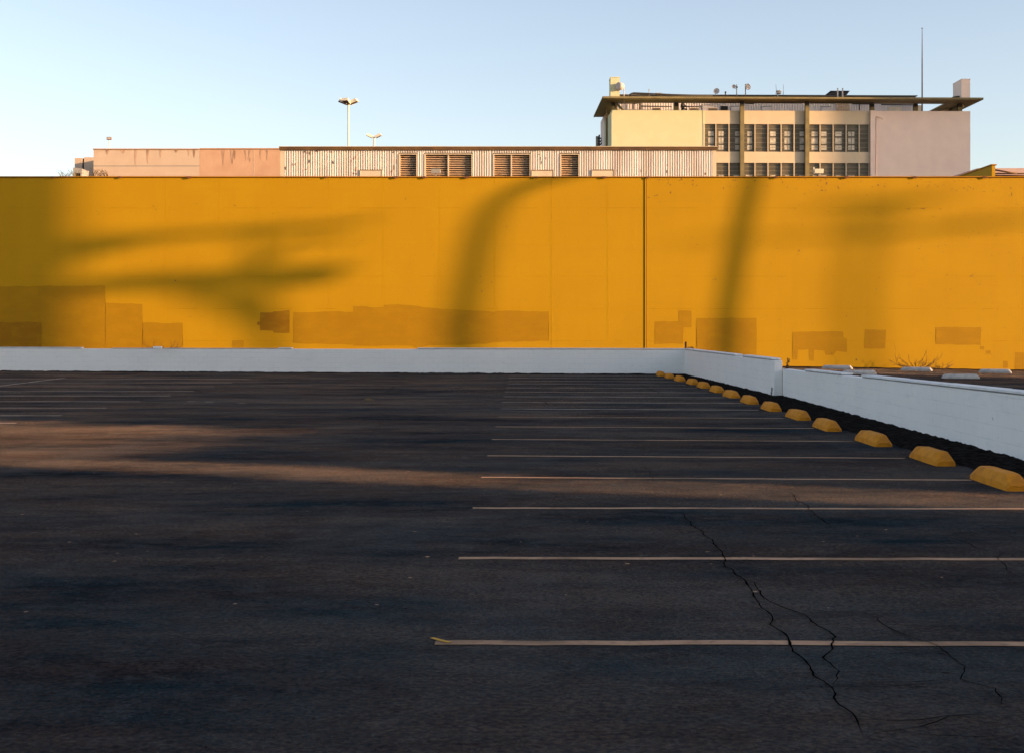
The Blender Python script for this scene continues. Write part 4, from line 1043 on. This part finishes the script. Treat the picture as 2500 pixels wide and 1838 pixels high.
for (x, y, n_, sx_, sy_) in ((240,528,60,70,14),(420,612,60,110,16),(640,604,50,90,14),(560,660,60,40,40),(560,500,50,120,14),(585,720,40,24,40),(180,560,60,26,60)):
    for i in range(n_):
        p = on_wall(*dsp(random.gauss(x, sx_*.6), random.gauss(y, sy_*.7)), 66+random.uniform(-1.5, 1.5))
        d = Vector((random.uniform(-1,1), random.uniform(-1,1), random.uniform(-1,1))).normalized()*.07; e = d.orthogonal().normalized()*.05
        mb.quad([p-d, p-e, p+d, p+e])
mb.build('crown', 'leaf', bt)
# utility pole and cables
up = empty('utility_pole', SP(122, 61.3), 'wooden utility pole with crossarm and cables outside the frame', 'utility pole')
s_ = 122
mb = MB(); a_ = on_wall(*dsp(1872,760), s_); a_.z = 0; mb.tube([a_, on_wall(*dsp(1878,620), s_), on_wall(*dsp(1905,440), s_)], [.22,.20,.17], 10); mb.build('pole', 'bark', up)
mb = MB(); a_, b_ = on_wall(*dsp(1790,452), s_), on_wall(*dsp(2060,440), s_); mb.tube([a_, b_], .22, 6); mb.build('crossarm', 'bark', up)
a_, b_ = on_wall(*dsp(1900,470), s_), on_wall(*dsp(1905,530), s_); mb = MB(); mb.tube([a_, b_], .3, 12); mb.build('transformer', 'greytrim', up)
mb = MB(); mb.tube([on_wall(*dsp(1500,525), s_), on_wall(*dsp(1900,515), s_), on_wall(*dsp(2100,500), s_), on_wall(*dsp(2300,480), s_)], .10, 6)
mb.tube([on_wall(*dsp(2000,500), s_), on_wall(*dsp(2300,478), s_)], .10, 6); mb.build('cable', 'pipe', up)

# ------------------------------------------------------------------ camera, sun, sky
cam = bpy.data.cameras.new('camera'); co = bpy.data.objects.new('camera', cam); COL.objects.link(co)
co.location = (0, 0, CH); co.rotation_euler = (R(90), 0, 0)
cam.sensor_width = 36; cam.lens = 36*F/2500
cam.shift_x = (1250-HX)/2500; cam.shift_y = -(919-HY)/2500
cam.clip_start = .1; cam.clip_end = 5000
scene.camera = co
sd = bpy.data.lights.new('sun', 'SUN'); sd.energy = 4.7; sd.angle = R(.53); sd.color = (1.0, .63, .33)
so = bpy.data.objects.new('sun', sd); COL.objects.link(so)
sdir = (S*math.cos(SUN_EL)+Vector((0,0,math.sin(SUN_EL)))).normalized()
so.rotation_euler = sdir.to_track_quat('Z', 'Y').to_euler(); so.location = (60, -40, 60)
world = bpy.data.worlds.new('World'); scene.world = world; world.use_nodes = True
nt = world.node_tree; bg = nt.nodes['Background']
sky = nt.nodes.new('ShaderNodeTexSky'); sky.sky_type = 'NISHITA'; sky.sun_disc = False
sky.sun_elevation = SUN_EL; sky.sun_rotation = math.atan2(S.x, S.y)
sky.altitude = 50; sky.air_density = .85; sky.dust_density = 1.2; sky.ozone_density = .6
hs = nt.nodes.new('ShaderNodeHueSaturation'); hs.inputs['Saturation'].default_value = .86
tint = nt.nodes.new('ShaderNodeMix'); tint.data_type = 'RGBA'; tint.blend_type = 'MULTIPLY'; tint.inputs[0].default_value = 1; tint.inputs[7].default_value = (1.0, .945, .96, 1)
nt.links.new(sky.outputs[0], hs.inputs['Color']); nt.links.new(hs.outputs[0], tint.inputs[6]); nt.links.new(tint.outputs[2], bg.inputs['Color']); bg.inputs['Strength'].default_value = .15
vs = scene.view_settings; vs.view_transform = 'Standard'; vs.look = 'None'; vs.gamma = 1; vs.exposure = 1.02
scene.render.resolution_x = 1024; scene.render.resolution_y = 752
